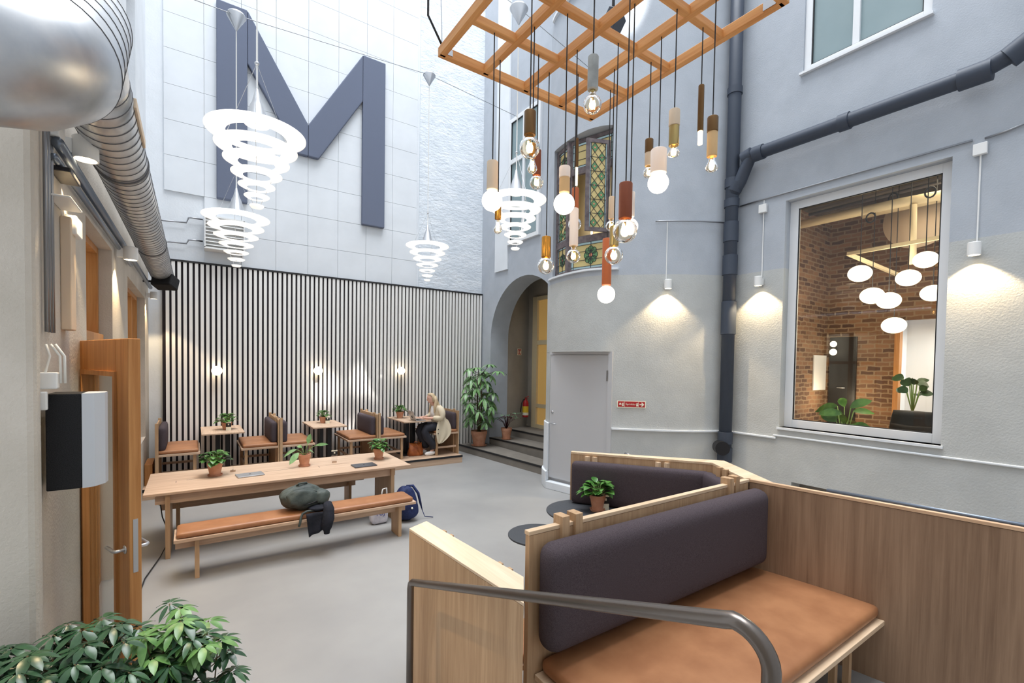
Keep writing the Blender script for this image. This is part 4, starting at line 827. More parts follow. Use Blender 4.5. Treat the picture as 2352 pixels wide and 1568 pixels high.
# ------------------------------------------------------------------ cafe behind the window
KX = 10.8; KY = 4.25
struct('floor', MB().box(XR+0.3, KX+0.1, -1.5, KY+0.1, 0.55, 0.65), M['oakd'])
kw = MB().box(XR+0.3, KX+0.1, KY, KY+0.1, 0.65, 5.2).box(KX, KX+0.1, 3.10, KY, 0.65, 5.2).box(KX, KX+0.1, -1.5, 3.10, 3.12, 5.2); struct('wall_cafe', kw, M['brick'])
struct('ceiling', MB().box(XR+0.3, KX+0.1, -1.5, KY+0.1, 5.2, 5.3), M['ceil'])
struct('wall_cafe', MB().box(11.6, 11.7, 0.5, 3.3, 0.65, 3.3).box(KX+0.1, 11.7, 3.16, 3.2, 0.65, 3.2), M['white'])
struct('trim_6', MB().box(KX-0.03, KX+0.12, 3.04, 3.12, 0.65, 3.14), M['oakdoor'])
a = PX(1908, 775, KX-0.03); b = PX(1963, 960, KX-0.03)
d3 = thing('door_3', 'dark door in the brick wall seen through the cafe window', 'door', (KX-0.05, (a.y+b.y)/2, 0.65)); d3['kind'] = 'structure'
part('door_leaf', MB().box(KX-0.06, KX-0.01, b.y, a.y, 0.65, a.z), M['blackm'], d3, bevel=0.005); q = PX(1922, 890, KX-0.08); part('handle', MB().tube([q, q+Vector((0, -0.14, 0))], 0.012), M['alu'], d3, True)
a = PY(1871, 815, KY-0.03); b = PY(1896, 895, KY-0.03)
single('notice_board', MB().box(a.x, b.x, KY-0.03, KY-0.005, b.z, a.z), M['white'], 'white board on the brick wall inside the cafe', 'board', bevel=0.004)
p = PX(1914, 798, KX-0.2); R = thing('cafe_wall_lamp', 'double glowing wall lamp by the dark door inside the cafe', 'lamp', tuple(p)); part('shade', MB().ball(p+Vector((0, 0, 0.07)), 0.06).ball(p+Vector((0, 0, -0.09)), 0.065), M['ovals'], R, True); part('mount', MB().box(p.x+0.05, KX-0.001, p.y-0.02, p.y+0.02, p.z-0.1, p.z+0.1), M['blackm'], R)
ov = [(1975, 628, 8.6, 'upper left'), (2126, 596, 8.0, 'topmost'), (2086, 638, 8.7, 'middle upper'), (2003, 679, 8.9, 'lower left'), (2041, 690, 8.1, 'central'), (2143, 673, 9.0, 'right edge'), (2053, 747, 9.1, 'lowest')]
for px, py, x_, nm in ov:
    p = PX(px, py, x_); R = thing('oval_pendant', 'glowing oval pendant, the %s of seven behind the cafe window' % nm, 'lamp', tuple(p), 0, 'oval pendants in the cafe')
    k = 23/FPX*(p.x*0.566+p.y*0.824)
    part('shade', MB().ball(p, k, (1.02, 1.02, 0.80), 24, 14), M['ovals'], R, True); part('cord', MB().tube([p+Vector((0, 0, k*0.8)), (p.x, p.y, 5.2)], 0.006, 6), M['black'], R)
    if nm in ('topmost', 'central', 'upper left'): light('POINT', 'oval glow', tuple(p+Vector((0.0, 0.0, -0.35))), 35, (1.0, 0.82, 0.58), shadow_soft_size=0.15)
a = PX(1948, 583, 8.9); b = PX(2172, 543, 8.2); c = PX(2075, 636, 9.9)
R = thing('lamp_rail', 'white ceiling rail carrying the oval pendants inside the cafe', 'rail', tuple(a)); part('rail', MB().bar(a, b, 0.05).bar(a, c, 0.05), M['cream'], R)
m_ = MB()
for px, py, x_, L in ((1975, 470, 8.8, 1), (2110, 480, 9.2, -1)): pass
single('ceiling_duct', MB().tube([(8.9, KY-0.05, 4.75), (8.9, 2.6, 4.75), (9.5, -1.2, 4.75)], 0.07, 20).tube([(9.9, 3.4, 5.0), (9.9, 2.4, 5.0), (10.2, -1.2, 4.95)], 0.10, 16), M['cream'], 'cream pipes running under the cafe ceiling', 'pipe', True)
for px, py, x_, lab in ((2000, 500, 8.8, 'left'), (2052, 455, 9.0, 'middle'), (2137, 441, 8.6, 'right')):
    p = PX(px, py, x_); single('cable_coil', MB().tube([p+Vector((0, 0.06*math.cos(k*PI/6), 0.075*math.sin(k*PI/6))) for k in range(13)], 0.012, 6), M['black'], 'black coil of spare lamp cable near the cafe ceiling, the %s of three' % lab, 'cable', True, group='cable coils in the cafe')
p = PX(2098, 470, 8.9); q = PX(2096, 606, 8.9); single('cream_pipe', MB().tube([p, q], 0.045, 14), M['cream'], 'upright cream pipe among the oval pendants inside the cafe', 'pipe', True)
single('ceiling_conduits', MB().tube([(9.6, KY-0.1, 5.1), (9.3, -1.2, 5.1)], 0.03, 8).tube([(9.9, KY-0.1, 5.05), (9.6, -1.2, 5.05)], 0.025, 8).tube([(8.2, KY-0.1, 5.0), (8.1, -1.2, 5.0)], 0.03, 8), M['steel'], 'thin grey conduits along the cafe ceiling', 'pipe', True)
p = PX(2100, 620, 10.2); single('ceiling_disc', MB().tube([p+Vector((0.1, 0, 0.9)), p+Vector((0.14, 0, 0.9))], 0.5, 32), M['beige'], 'large pale round panel near the cafe ceiling', 'panel', True)
# chair behind the sill
p = PX(2098, 962, 8.0); R = thing('shell_chair', 'black moulded chair just behind the cafe window', 'chair', (p.x, p.y, 0.65))
rings = []
for k in range(9):
    t_ = k/8; z = 1.10+0.5*t_; w_ = 0.26-0.05*t_*t_; rings.append([Vector((p.x+0.12*math.cos(a_)*(1-0.2*t_)+0.03*math.cos(6*a_)*0.3, p.y+w_*math.sin(a_)*1.05, z)) for a_ in [PI*2*j/24 for j in range(24)]])
zt_ = PX(2098, 944, 8.0).z
for r_ in rings:
    for v in r_: v.z += zt_-1.6
part('shell', MB().loft(rings), M['black'], R, True); part('leg', MB().tube([(p.x, p.y, 0.65), (p.x, p.y, zt_-0.5)], 0.02), M['blackm'], R)
def leafy(px, py, x_, label, n, L, W, mat='leafd', spread=0.25, zf=0.65):
    p = PX(px, py, x_); R = thing('indoor_plant', label, 'plant', (p.x, p.y, zf)); fb = MB(); sb2 = MB()
    for i in range(n):
        a_ = i*2.4; rr = rnd(0.05, spread); c = p+Vector((math.cos(a_)*rr*.7, math.sin(a_)*rr, rnd(-0.15, 0.15))); sb2.tube([(p.x, p.y, p.z-0.45), c], 0.007, 4); leaf(fb, c, (math.cos(a_)*.5, math.sin(a_), rnd(-.1, .9)), (-1, 0, .4), L*rnd(.8, 1.1), W*rnd(.8, 1.1), 0.3, 0.1)
    part('foliage', fb, M[mat], R, True); part('stems', sb2, M['stemg'], R, True); part('pot', MB().lathe([(0, 0), (0.12, 0), (0.15, max(0.2, p.z-0.45-zf)), (0, max(0.2, p.z-0.45-zf))], (p.x, p.y, zf), 20), M['terra'], R, True)
leafy(1940, 955, 7.7, 'broad leafed plant at the bottom of the cafe window', 12, 0.30, 0.13, 'leaf', 0.16)
leafy(2098, 888, 10.0, 'dark monstera plant inside the cafe near the white wall', 12, 0.19, 0.14, 'leafd', 0.16)
light('AREA', 'cafe ceiling light', (9.3, 1.5, 5.0), 45, (1.0, 0.80, 0.55), (0, 0, 0), size=1.6)
light('POINT', 'cafe brick fill', (10.2, 3.75, 1.6), 16, (1.0, 0.78, 0.5), shadow_soft_size=0.06)  # added warm fill for the lower brick, set well below the wall lamp
light('AREA', 'cafe back room light', (11.3, 2.0, 3.0), 30, (1.0, 0.95, 0.88), (0, 0, 0), size=0.5)

# ------------------------------------------------------------------ timber grid and hanging bulbs
GZ = 4.18; gxs = [1.335, 1.66, 2.0, 2.33, 2.655]; gys = [2.80, 2.42, 2.05, 1.67, 1.31]
gr = thing('timber_lamp_grid', 'suspended pine lattice from which the bulb pendants hang', 'lamp frame', (2.0, 2.05, GZ))
for y in gys[1:4]: part('beam', MB().box(gxs[0], gxs[-1], y-0.021, y+0.021, GZ+0.002, GZ+0.048), M['pinex'], gr, bevel=0.003)
for y in (gys[0], gys[-1]): part('beam', MB().box(gxs[0]-0.02, gxs[-1]+0.02, y-0.021, y+0.021, GZ, GZ+0.06), M['pinex'], gr, bevel=0.003)
for x in gxs: part('beam', MB().box(x-0.021, x+0.021, gys[-1], gys[0], GZ, GZ+0.06), M['piney'], gr, bevel=0.003)
part('bracket', MB().box(gxs[0]+0.022, gxs[0]+0.065, gys[0]-0.025, gys[0]-0.021, GZ+0.012, GZ+0.05), M['alu'], gr); part('bracket', MB().box(gxs[-1]-0.026, gxs[-1]-0.0215, gys[-1]+0.03, gys[-1]+0.10, GZ+0.01, GZ+0.055), M['alu'], gr)
for x, y in ((gxs[0], gys[0]), (gxs[-1], gys[0]), (gxs[0], gys[-1]), (gxs[-1], gys[-1])): part('suspension_wire', MB().tube([(x, y, GZ+0.06), (x+(x-2)*0.25, y+(y-2.05)*0.25, TOP)], 0.0035, 5), M['alu'], gr)
part('power_cord', MB().tube([(gxs[0], gys[0], GZ+0.07), (gxs[0]-0.10, gys[0]+0.0, GZ+0.22), (gxs[0]-0.10, gys[0], GZ+0.45), (gxs[0]+0.05, gys[0], GZ+0.75)], 0.007, 6), M['black'], gr, True)
part('cable_loop', MB().tube([(1.66, 2.0, GZ+0.07), (1.75, 1.85, GZ+0.075), (2.0, 1.72, GZ+0.075), (2.25, 1.5, GZ+0.07)], 0.012, 6).tube([(2.0, 2.42, GZ+0.07), (2.07, 2.33, GZ+0.10), (2.0, 2.24, GZ+0.07)], 0.006, 6), M['black'], gr, True)
p = PZ(1408, 55, 4.85); m_ = MB(); m_.T = Matrix.Translation(p) @ rotz(0.5) @ Matrix.Rotation(0.5, 4, 'X')
m_.box(-0.075, 0.075, -0.055, 0.055, -0.08, 0.08); R = thing('ceiling_speaker', 'dark box loudspeaker above the timber lattice', 'speaker', tuple(p)); part('cabinet', m_, M['gbox'] if False else plain('blue black enamel', (52, 60, 72), 0.5), R, bevel=0.008); part('arm', MB().tube([p, (p.x, p.y, TOP)], 0.012, 6), M['black'], R)
def pend(name, top, tube, bulb, segs, kind, r, label):
    """top=(x,y) on the grid; tube=(y0,y1) px rows; segs=[(frac, mat)]; bulb row; r radius in m"""
    x, y = top; tx = tube[0]; z1 = ZAT(tx, tube[1], x, y); z0 = ZAT(tx, tube[2], x, y); zb = ZAT(tx, bulb, x, y); tr = tube[3]
    R = thing('pendant_lamp', label, 'lamp', (x, y, z0), 0, 'bulb pendants under the timber lattice')
    part('cord', MB().tube([(x, y, z1), (x, y, GZ+0.001)], 0.0035, 6), M['black'], R)
    zc_ = z1
    for k, (fr_, mt_) in enumerate(segs):
        zn = zc_-(z1-z0)*fr_; rr = tr*(1.0 if k == 0 else 0.94); part('lamp_holder', MB().lathe([(0, zc_), (rr*0.93, zc_), (rr, zc_-0.004), (rr, zn+0.003), (rr*0.9, zn), (0, zn)], (x, y, 0), 24), M[mt_], R, 'auto'); zc_ = zn
    if kind == 'opal':
        part('bulb', MB().ball((x, y, zb), r), M['opal'], R, True)
    elif kind == 'clear':
        pr = [(min(r*0.35, tr*0.8), zb+r*1.25)]+[(r*math.sin(t_), zb+r*math.cos(t_)) for t_ in [0.35+(PI-0.35)*k/12 for k in range(13)]]
        b_ = part('bulb', MB().lathe(pr, (x, y, 0), 24), M['bulbglass'], R, True)
        part('filament', MB().tube([(x-0.008, y, zb+r*0.55), (x-0.012, y, zb-r*0.3), (x, y, zb-r*0.1), (x+0.004, y, zb+r*0.3), (x+0.012, y, zb-r*0.35), (x+0.010, y, zb+r*0.5)], 0.0042+r*0.03, 6), M['fil'], b_, True)
        part('glow', MB().ball((x, y, zb-r*0.05), r*0.36, (1, 1, 1.25), 14, 10), M['core'], b_, True)
        part('bulb_cap', MB().lathe([(tr*0.5, z0+0.002), (tr*0.5, zb+r*1.05), (0.006, zb+r*0.7), (0.004, zb)], (x, y, 0), 12), M['brassl'], b_, True)
    elif kind == 'drop':
        h = z0-zb; L = h*1.75; pr = [(tr*0.5, z0), (r*0.55, z0-L*0.3), (r*0.95, z0-L*0.62), (r, z0-L*0.72), (r*0.8, z0-L*0.88), (r*0.4, z0-L*0.98), (0, z0-L)]
        b_ = part('bulb', MB().lathe(pr, (x, y, 0), 20), M['bulbglass'], R, True)
        part('filament', MB().tube([(x-0.006, y, z0-L*0.2), (x-0.009, y, z0-L*0.8), (x, y, z0-L*0.5), (x+0.009, y, z0-L*0.8), (x+0.006, y, z0-L*0.2)], 0.005, 6), M['fil'], b_, True); part('glow', MB().ball((x, y, z0-L*0.58), r*0.45, (1, 1, 1.6), 14, 10), M['core'], b_, True)
    elif kind == 'tubular':
        part('bulb', MB().tube([(x, y, z0), (x, y, zb-(z0-zb))], r, 12), M['core'], R, True)
    return R
P = pend
P('a', (1.496, 2.42), (1131, 371, 437, 0.034), 461, [(1, 'beige')], 'opal', 0.062, 'sand coloured tube pendant with opal globe, leftmost of the cluster')
P('b', (1.66, 2.609), (1145, 450, 504, 0.021), 523, [(1, 'brass')], 'drop', 0.029, 'short brass pendant with teardrop bulb behind the leftmost opal globe')
P('c', (1.50, 2.05), (1218, 256, 311, 0.032), 339, [(1, 'brassd')], 'clear', 0.056, 'aged brass pendant with big clear spiral bulb, upper left of cluster')
P('d', (1.66, 2.239), (1222, 330, 362, 0.020), 383, [(1, 'brass')], 'drop', 0.030, 'teardrop bulb hanging right below the big clear spiral bulb')
P('e', (1.831, 2.42), (1230, 345, 404, 0.027), 419, [(1, 'copper')], 'clear', 0.045, 'copper brown pendant with small clear globe below the teardrop bulb')
P('f', (2.0, 2.521), (1257, 544, 591, 0.033), 610, [(1, 'brass')], 'clear', 0.058, 'shiny brass pendant with clear globe hanging lowest on the left')
P('g', (1.751, 2.05), (1299, 383, 443, 0.032), 468, [(0.42, 'porcelain'), (0.58, 'cork')], 'opal', 0.060, 'white and wood pendant with opal globe in front of stained glass')
P('h', (2.17, 2.42), (1325, 318, 385, 0.014), 405, [(1, 'brassd')], 'tubular', 0.011, 'thin dark brass pendant with tubular bulb before the stained glass')
P('i', (2.497, 2.79), (1321, 432, 498, 0.028), 515, [(1, 'tanl')], 'clear', 0.052, 'tan leather pendant with clear globe half hidden by a white tube')
P('j', (2.0, 2.242), (1320, 479, 565, 0.028), 588, [(1, 'porcelain')], 'clear', 0.045, 'long white tube pendant with small clear globe before the stained glass')
P('k', (1.66, 1.74), (1361, 130, 207, 0.027), 240, [(1, 'concrete')], 'clear', 0.046, 'grey concrete tube pendant with clear bulb, highest in the cluster')
P('l', (2.484, 2.42), (1396, 548, 655, 0.034), 676, [(1, 'tanl')], 'opal', 0.064, 'long tan leather pendant with opal globe, lowest of the cluster')
P('m', (2.33, 2.238), (1405, 452, 503, 0.020), 519, [(1, 'beige')], 'clear', 0.036, 'slim sand pendant with small clear globe left of the copper tube')
P('n', (2.163, 2.05), (1411, 520, 565, 0.028), 586, [(1, 'brassl')], 'clear', 0.057, 'brass pendant with clear globe right of the long tan tube')
P('o', (1.84, 1.67), (1434, 421, 503, 0.034), 530, [(1, 'copper')], 'clear', 0.062, 'rust brown tube pendant with large clear globe at cluster centre right')
P('p', (2.0, 1.78), (1457, 441, 498, 0.024), 520, [(1, 'porcelain')], 'opal', 0.045, 'white tube pendant with opal globe right behind the rust brown tube')
P('q', (2.471, 2.05), (1494, 320, 381, 0.027), 396, [(0.5, 'brassd'), (0.5, 'beige')], 'clear', 0.036, 'dark and sand two-tone pendant with clear bulb, partly behind white tube')
P('r', (2.33, 1.858), (1511, 344, 399, 0.048), 420, [(1, 'porcelain')], 'opal', 0.062, 'wide white tube pendant with opal globe right of centre')
P('s', (2.22, 1.67), (1548, 253, 335, 0.030), 350, [(0.45, 'beige'), (0.55, 'brassl')], 'drop', 0.034, 'sand and pale brass pendant with teardrop bulb, upper right')
P('t', (2.463, 1.67), (1612, 196, 301, 0.017), 316, [(1, 'brassd')], 'tubular', 0.013, 'long thin dark brass pendant with tubular bulb, right side')
P('u', (2.33, 1.505), (1637, 269, 360, 0.029), 380, [(0.38, 'brassd'), (0.62, 'cork')], 'drop', 0.034, 'brass and wood pendant with teardrop bulb, rightmost of the cluster')

# ------------------------------------------------------------------ big ring lamps
def ring_lamp(px, py, depth, D, label, canopy=None):
    r_ = ray(px, py); p = C0+r_*(depth/FPX); R = thing('ring_lamp', label, 'lamp', tuple(p), 0, 'white stacked ring lamps'); s = D/0.825
    dias = [1.0, 0.825, 0.66, 0.51, 0.37, 0.255, 0.145]; hz = [0, -0.13, -0.25, -0.365, -0.47, -0.565, -0.65]; x, y, z = p
    for k, (d_, h_) in enumerate(zip(dias, hz)):
        ro = D/2*d_; ri = ro*(0.60-0.02*k) if k < 6 else 0.0; zz = z+h_*s
        part('ring', MB().lathe([(ri, zz-0.006*s), (ro*0.8, zz-0.002), (ro, zz+0.014*s), (ro, zz+0.019*s), (ro*0.8, zz+0.006), (max(ri, 0.001), zz), (ri, zz-0.006*s)], (x, y, 0), 56), M['disc'], R, True)
    zt = z+0.10*s; part('cone', MB().lathe([(0.105*s, zt), (0.055*s, zt+0.17*s), (0.04*s, zt+0.20*s), (0.012*s, zt+0.32*s), (0, zt+0.33*s)], (x, y, 0), 28), M['alu'], R, True)
    part('lamp_lens', MB().lathe([(0, zt+0.005), (0.1*s, zt+0.005)], (x, y, 0), 24), M['lens'], R)
    part('stem', MB().tube([(x, y, zt+0.3*s), (x, y, zt+0.85*s)], 0.008*s, 8), M['white'], R); part('knuckle', MB().ball((x, y, zt+0.55*s), 0.02*s), M['alu'], R, True)
    wm = MB()
    for k in range(3):
        a_ = k*2.09+0.4; wm.tube([(x, y, zt+0.55*s), (x+D*0.36*math.cos(a_), y+D*0.36*math.sin(a_), z+0.02*s), (x+D*0.03*math.cos(a_), y+D*0.03*math.sin(a_), z-0.64*s)], 0.0022, 4)
    part('fine_wires', wm, M['alu'], R)
    if canopy: 
        cz = ZAT(canopy[0], canopy[1], x, y); part('cord', MB().tube([(x, y, zt+0.85*s), (x, y, cz)], 0.007, 6), M['rope'], R); k = canopy[2]
        part('canopy', MB().lathe([(0.004, cz), (k, cz+k*1.7), (k*0.85, cz+k*1.95), (0, cz+k*2.1)], (x, y, 0), 28), M['alu'], R, True)
        return R, Vector((x, y, cz+k*1.8))
    part('cord', MB().tube([(x, y, zt+0.85*s), (x, y, TOP)], 0.006, 6), M['rope'], R); return R, p
_, c1_ = ring_lamp(590, 312, 4.25, 0.825, 'largest stacked ring lamp, hanging in front of the letter M')
_, c2_ = ring_lamp(543, 503, 6.4, 0.825, 'stacked ring lamp hanging below and behind the largest one', (542, 72, 0.12))
_, c3_ = ring_lamp(982, 567, 9.0, 0.825, 'farthest stacked ring lamp, before the painted brick corner', (984, 198, 0.12))
_, c4_ = ring_lamp(1185, 462, 6.3, 0.825, 'stacked ring lamp behind the bulb pendants near the arch', (1184, 58, 0.125))
single('suspension_cable', MB().tube([PY(420, -10, 7.0), c2_, c3_, Vector((6.2, 8.9, c3_.z+0.15))], 0.005, 5).tube([c4_+Vector((-1.2, 1.0, 1.2)), c4_, c4_+Vector((1.5, 0.1, -0.25))], 0.004, 5), M['steel'], 'thin steel cable strung across the hall carrying the ring lamps', 'cable', True)

# ------------------------------------------------------------------ duct, conduits and gear on the left wall
dc = thing('ventilation_duct', 'galvanised spiral duct with big elbow along the left wall', 'duct', (-0.38, 6, 3.6))
dx, dz_, dr_ = -0.42, 3.60, 0.155
part('run', MB().tube([(dx, y/10, dz_) for y in range(31, 103, 3)], dr_, 40), M['duct'], dc, True)
sm = MB(); y = 3.15
while y < 10.2: sm.tube([(dx, y-0.003, dz_), (dx, y+0.003, dz_)], dr_+0.003, 40); y += 0.115
for y in (4.35, 7.2): sm.tube([(dx, y-0.012, dz_), (dx, y+0.012, dz_)], dr_+0.008, 40)
part('seams', sm, M['seam'], dc, 'auto')
bigc = [Vector((-0.42, 3.12, 3.60)), Vector((-0.42, 2.98, 3.62)), Vector((-0.42, 2.84, 3.68)), Vector((-0.42, 2.72, 3.74)), Vector((-0.55, 2.52, 3.72)), Vector((-0.62, 2.40, 3.62))]
q0 = C0+ray(172, 42)*(1.95/FPX); q1 = C0+ray(92, 128)*(1.38/FPX)
part('elbow', MB().tube(bigc[:3]+[q0+(bigc[2]-q0)*0.35+Vector((0, 0, 0.03)), q0], [0.157, 0.160, 0.166, 0.178, 0.186], 40), M['duct'], dc, True)
big = [q0, q0+(q1-q0)*0.5, q1, q1+Vector((-0.03, -0.07, -0.05)), q1+Vector((-0.10, -0.12, -0.08)), q1+Vector((-0.20, -0.14, -0.09)), q1+Vector((-0.7, -0.14, -0.09))]
part('large_section', MB().tube(big, 0.187, 44), M['duct'], dc, True)
sm = MB()
for k in range(6):
    c = q0+(q1-q0)*(0.02+k*0.195); d_ = (q1-q0).normalized(); sm.tube([c-d_*0.003, c+d_*0.003], 0.1895, 44)
part('large_seams', sm, M['seam'], dc, 'auto')
p = PX(318, 380, dx+dr_); part('access_hatch', MB().box(dx+dr_*0.99, dx+dr_+0.012, p.y-0.25, p.y+0.35, dz_-0.02, dz_+0.035), M['beige'], dc, bevel=0.004)
single('conduit_pair', MB().tube([(-0.60, 3.5, 3.36), (-0.60, 10.2, 3.42)], 0.028, 10).tube([(-0.615, 3.5, 3.28), (-0.615, 7.3, 3.32)], 0.018, 10), M['bluepipe'], 'blue grey pipes running under the duct along left wall', 'pipe', True)
cv = MB()
for k in range(3): p = PX(105+k*7, 500, -0.63); cv.tube([(-0.63, p.y, 2.33), (-0.63, p.y, 4.1)], 0.0095, 10)
single('conduit_bundle', cv, M['steel'], 'bundle of upright metal conduits at the left pier', 'conduit', True)
def ldown(px, py, s, label, e):
    p = PX(px, py, XL+0.14); return downlight(p, (1, 0, 0), label, None, None, e, 0.3, 1.9, 0.06*s, 0.13*s)
R = downlight(PX(197, 368, XL+0.125), (1, 0, 0), 'white cylinder lamp under the duct, nearest on the left wall', None, None, 40, 0.3, 1.7, 0.062, 0.125)
downlight(PX(300, 597, XL+0.125), (1, 0, 0), 'white cylinder lamp between the two left wall windows', None, None, 22, 0.3, 1.7, 0.062, 0.125)
downlight(Vector((XL+0.11, 9.9, 3.2)), (1, 0, 0), 'small white cylinder lamp at the far end of left wall', None, None, 15, 0.3, 1.7, 0.05, 0.11)
def lbox(px0, py0, px1, py1, x, dep, mat, nm, label, cat, ythk=None, bevel=0.006):
    a = PX(px0, py0, x); b = PX(px1, py1, x); return single(nm, MB().box(XL, x, min(a.y, b.y), max(a.y, b.y), min(a.z, b.z), max(a.z, b.z)), mat, label, cat, bevel=bevel)
lbox(136, 268, 150, 335, XL+0.06, 0, M['white'], 'junction_box', 'white junction box left of the nearest left wall lamp', 'box')
lbox(163, 385, 185, 430, XL+0.09, 0, M['blackm'], 'motion_sensor', 'small dark slotted sensor box below the nearest left lamp', 'sensor')
lbox(163, 450, 190, 490, XL+0.10, 0, M['white'], 'alarm_box', 'white rounded alarm box below the dark sensor', 'box', bevel=0.02)
lbox(163, 498, 176, 760, XL+0.05, 0, M['beige'], 'cable_trunking', 'cream upright cable trunking beside the door head', 'trunking')
lbox(176, 495, 190, 552, XL+0.07, 0, M['white'], 'cable_trunking', 'short white trunking below the alarm box', 'trunking')
p = PX(338, 622, -0.42); m_ = MB(); m_.T = Matrix.Translation((-0.36, 9.3, 3.42)) @ rotz(-0.5) @ Matrix.Rotation(-0.35, 4, 'X'); m_.box(-0.15, 0.15, -0.11, 0.11, -0.10, 0.10)
R = thing('wall_speaker', 'black loudspeaker under the far end of the duct', 'speaker', (-0.36, 9.3, 3.42)); part('cabinet', m_, M['speck'], R, bevel=0.02); part('bracket', MB().bar((-0.36, 9.3, 3.42), (XL, 9.4, 3.42), 0.03), M['black'], R)
# black unit with rounded grey front
a = PX(98, 900, XL+0.03); b = PX(190, 900, XL+0.03)
R = thing('wall_heater', 'black and pale grey box unit hanging beside the open door', 'device', (XL+0.1, 3.75, 1.2))
y0 = 3.28; q = PY(100, 905, y0); q2 = PY(190, 1128, y0); x1 = PY(187, 1000, y0).x; zt_ = q.z; zb_ = PY(100, 1130, y0).z; x0 = PY(104, 1000, y0).x
part('body', MB().box(x0, x1, y0, y0+0.20, zb_, zt_), M['speck'], R, bevel=0.006)
rings = []
for z in (zb_, zt_): rings.append([Vector((x1+0.002, y0, z)), Vector((x1+0.05, y0+0.02, z)), Vector((x1+0.085, y0+0.08, z)), Vector((x1+0.09, y0+0.14, z)), Vector((x1+0.075, y0+0.20, z)), Vector((x1+0.002, y0+0.20, z))])
part('front_cover', MB().loft(rings), M['gbox'], R)
p = PY(85, 870, 3.215); p2 = PY(130, 870, 3.215)
def ybox(px0, py0, px1, py1, y, dep, mat, nm, label, cat, bevel=0.006):
    a = PY(px0, py0, y); b = PY(px1, py1, y); return single(nm, MB().box(min(a.x, b.x), max(a.x, b.x), y, y+dep, min(a.z, b.z), max(a.z, b.z)), mat, label, cat, bevel=bevel)
ybox(84, 855, 132, 893, 3.24, 0.05, M['white'], 'socket_box', 'white socket box with plug above the black unit', 'socket'); ybox(82, 900, 108, 942, 3.225, 0.03, M['white'], 'light_switch', 'white rocker switch at the top left of the black unit', 'switch')
c0_ = PY(106, 800, 3.27); cm = MB()
for dx_, px_e in ((0.0, 97), (0.012, 140), (0.024, 150)): e_ = PY(px_e, 880, 3.27); s_ = PY(105+dx_*900, 790, 3.27); cm.tube([s_, s_*0.6+e_*0.4+Vector((0.02, 0, 0.02)), e_], 0.006, 6)
single('loose_cables', cm, M['rope'], 'cream cables looping down from conduits to the socket box', 'cable', True)
# openings of the left wall: oak frames
def oakwin(idx, o, label, ms, tr=None):
    y0, y1, z0, z1 = o; R = thing('window_%d' % idx, label, 'window', (XL-0.1, (y0+y1)/2, z0)); R['kind'] = 'structure'; x = XL-0.16; f = MB()
    f.box(x-0.1, x+0.06, y0, y0+0.06, z0, z1).box(x-0.1, x+0.06, y1-0.06, y1, z0, z1).box(x-0.1, x+0.06, y0+.06, y1-.06, z1-0.06, z1).box(x-0.1, x+0.06, y0+.06, y1-.06, z0, z0+0.06)
    for m_ in ms: f.box(x-0.1, x+0.05, m_-0.03, m_+0.03, z0+.06, z1-.06)
    if tr: f.box(x-0.1, x+0.10, y0+.06, y1-.06, tr, tr+0.08)
    part('oak_frame', f, M['oakdoor'], R, bevel=0.003); part('pane', MB().box(x-0.03, x-0.026, y0+.06, y1-.06, z0+.06, z1-.06), M['pane'], R)
oakwin(6, W1, 'golden oak framed opening behind the open door', (5.3,), 2.34); oakwin(7, W2, 'golden oak framed window further along the left wall', (7.9, 8.5, 9.1))
struct('wall_left_room', MB().box(-2.6, -2.5, 3.3, YB, 0, 4).box(-2.6, XL-0.3, YB-0.1, YB, 0, 4).box(-2.6, XL-0.3, 3.24, 3.3, 0, 4), M['white']); struct('ceiling', MB().box(-2.6, XL-0.3, 3.24, YB, 3.9, 4.0), M['white']); struct('floor', MB().box(-2.6, XL-0.2, 3.24, YB, -0.1, 0), M['floor'])
light('AREA', 'side room light', (-1.7, 6.5, 3.8), 60, (1.0, 0.86, 0.66), (0, 0, 0), size=1.5)
# open door leaf
H_ = Vector((-0.66, 4.50, 0)); E_ = Vector((-0.285, 3.53, 0)); dd = (E_-H_); DW = dd.length; dd.normalize(); dnn = Vector((-dd.y, dd.x, 0))
def dl(mb, s0, s1, o0, o1, z0, z1): return mb.extrude([H_+dd*s0+dnn*o0+Vector((0, 0, z0)), H_+dd*s1+dnn*o0+Vector((0, 0, z0)), H_+dd*s1+dnn*o1+Vector((0, 0, z0)), H_+dd*s0+dnn*o1+Vector((0, 0, z0))], (0, 0, z1-z0))
d4 = thing('door_4', 'open golden oak door with glass pane on the left', 'door', (-0.45, 4.0, 0)); d4['kind'] = 'structure'; fr = MB(); DT = 2.315
dl(fr, 0, 0.17, -0.03, 0.03, 0.01, DT); dl(fr, DW-0.22, DW, -0.03, 0.03, 0.01, DT); dl(fr, 0.17, DW-0.22, -0.03, 0.03, DT-0.22, DT); dl(fr, 0.17, DW-0.22, -0.03, 0.03, 0.01, 0.28)
part('door_frame', fr, M['oakdoor'], d4, bevel=0.004); part('pane', dl(MB(), 0.17, DW-0.22, -0.004, 0.004, 0.28, DT-0.22), M['pane'], d4)
bd = MB(); 
for s in (-1, 1): dl(bd, 0.15, 0.18, s*0.035-0.008, s*0.035+0.008, 0.26, DT-0.20); dl(bd, DW-0.23, DW-0.20, s*0.035-0.008, s*0.035+0.008, 0.26, DT-0.20); dl(bd, 0.18, DW-0.23, s*0.035-0.008, s*0.035+0.008, DT-0.23, DT-0.20)
part('glazing_bead', bd, M['oakdoor'], d4); part('lock_plate', dl(MB(), DW-0.001, DW+0.003, -0.012, 0.012, 0.92, 1.24), M['alu'], d4)
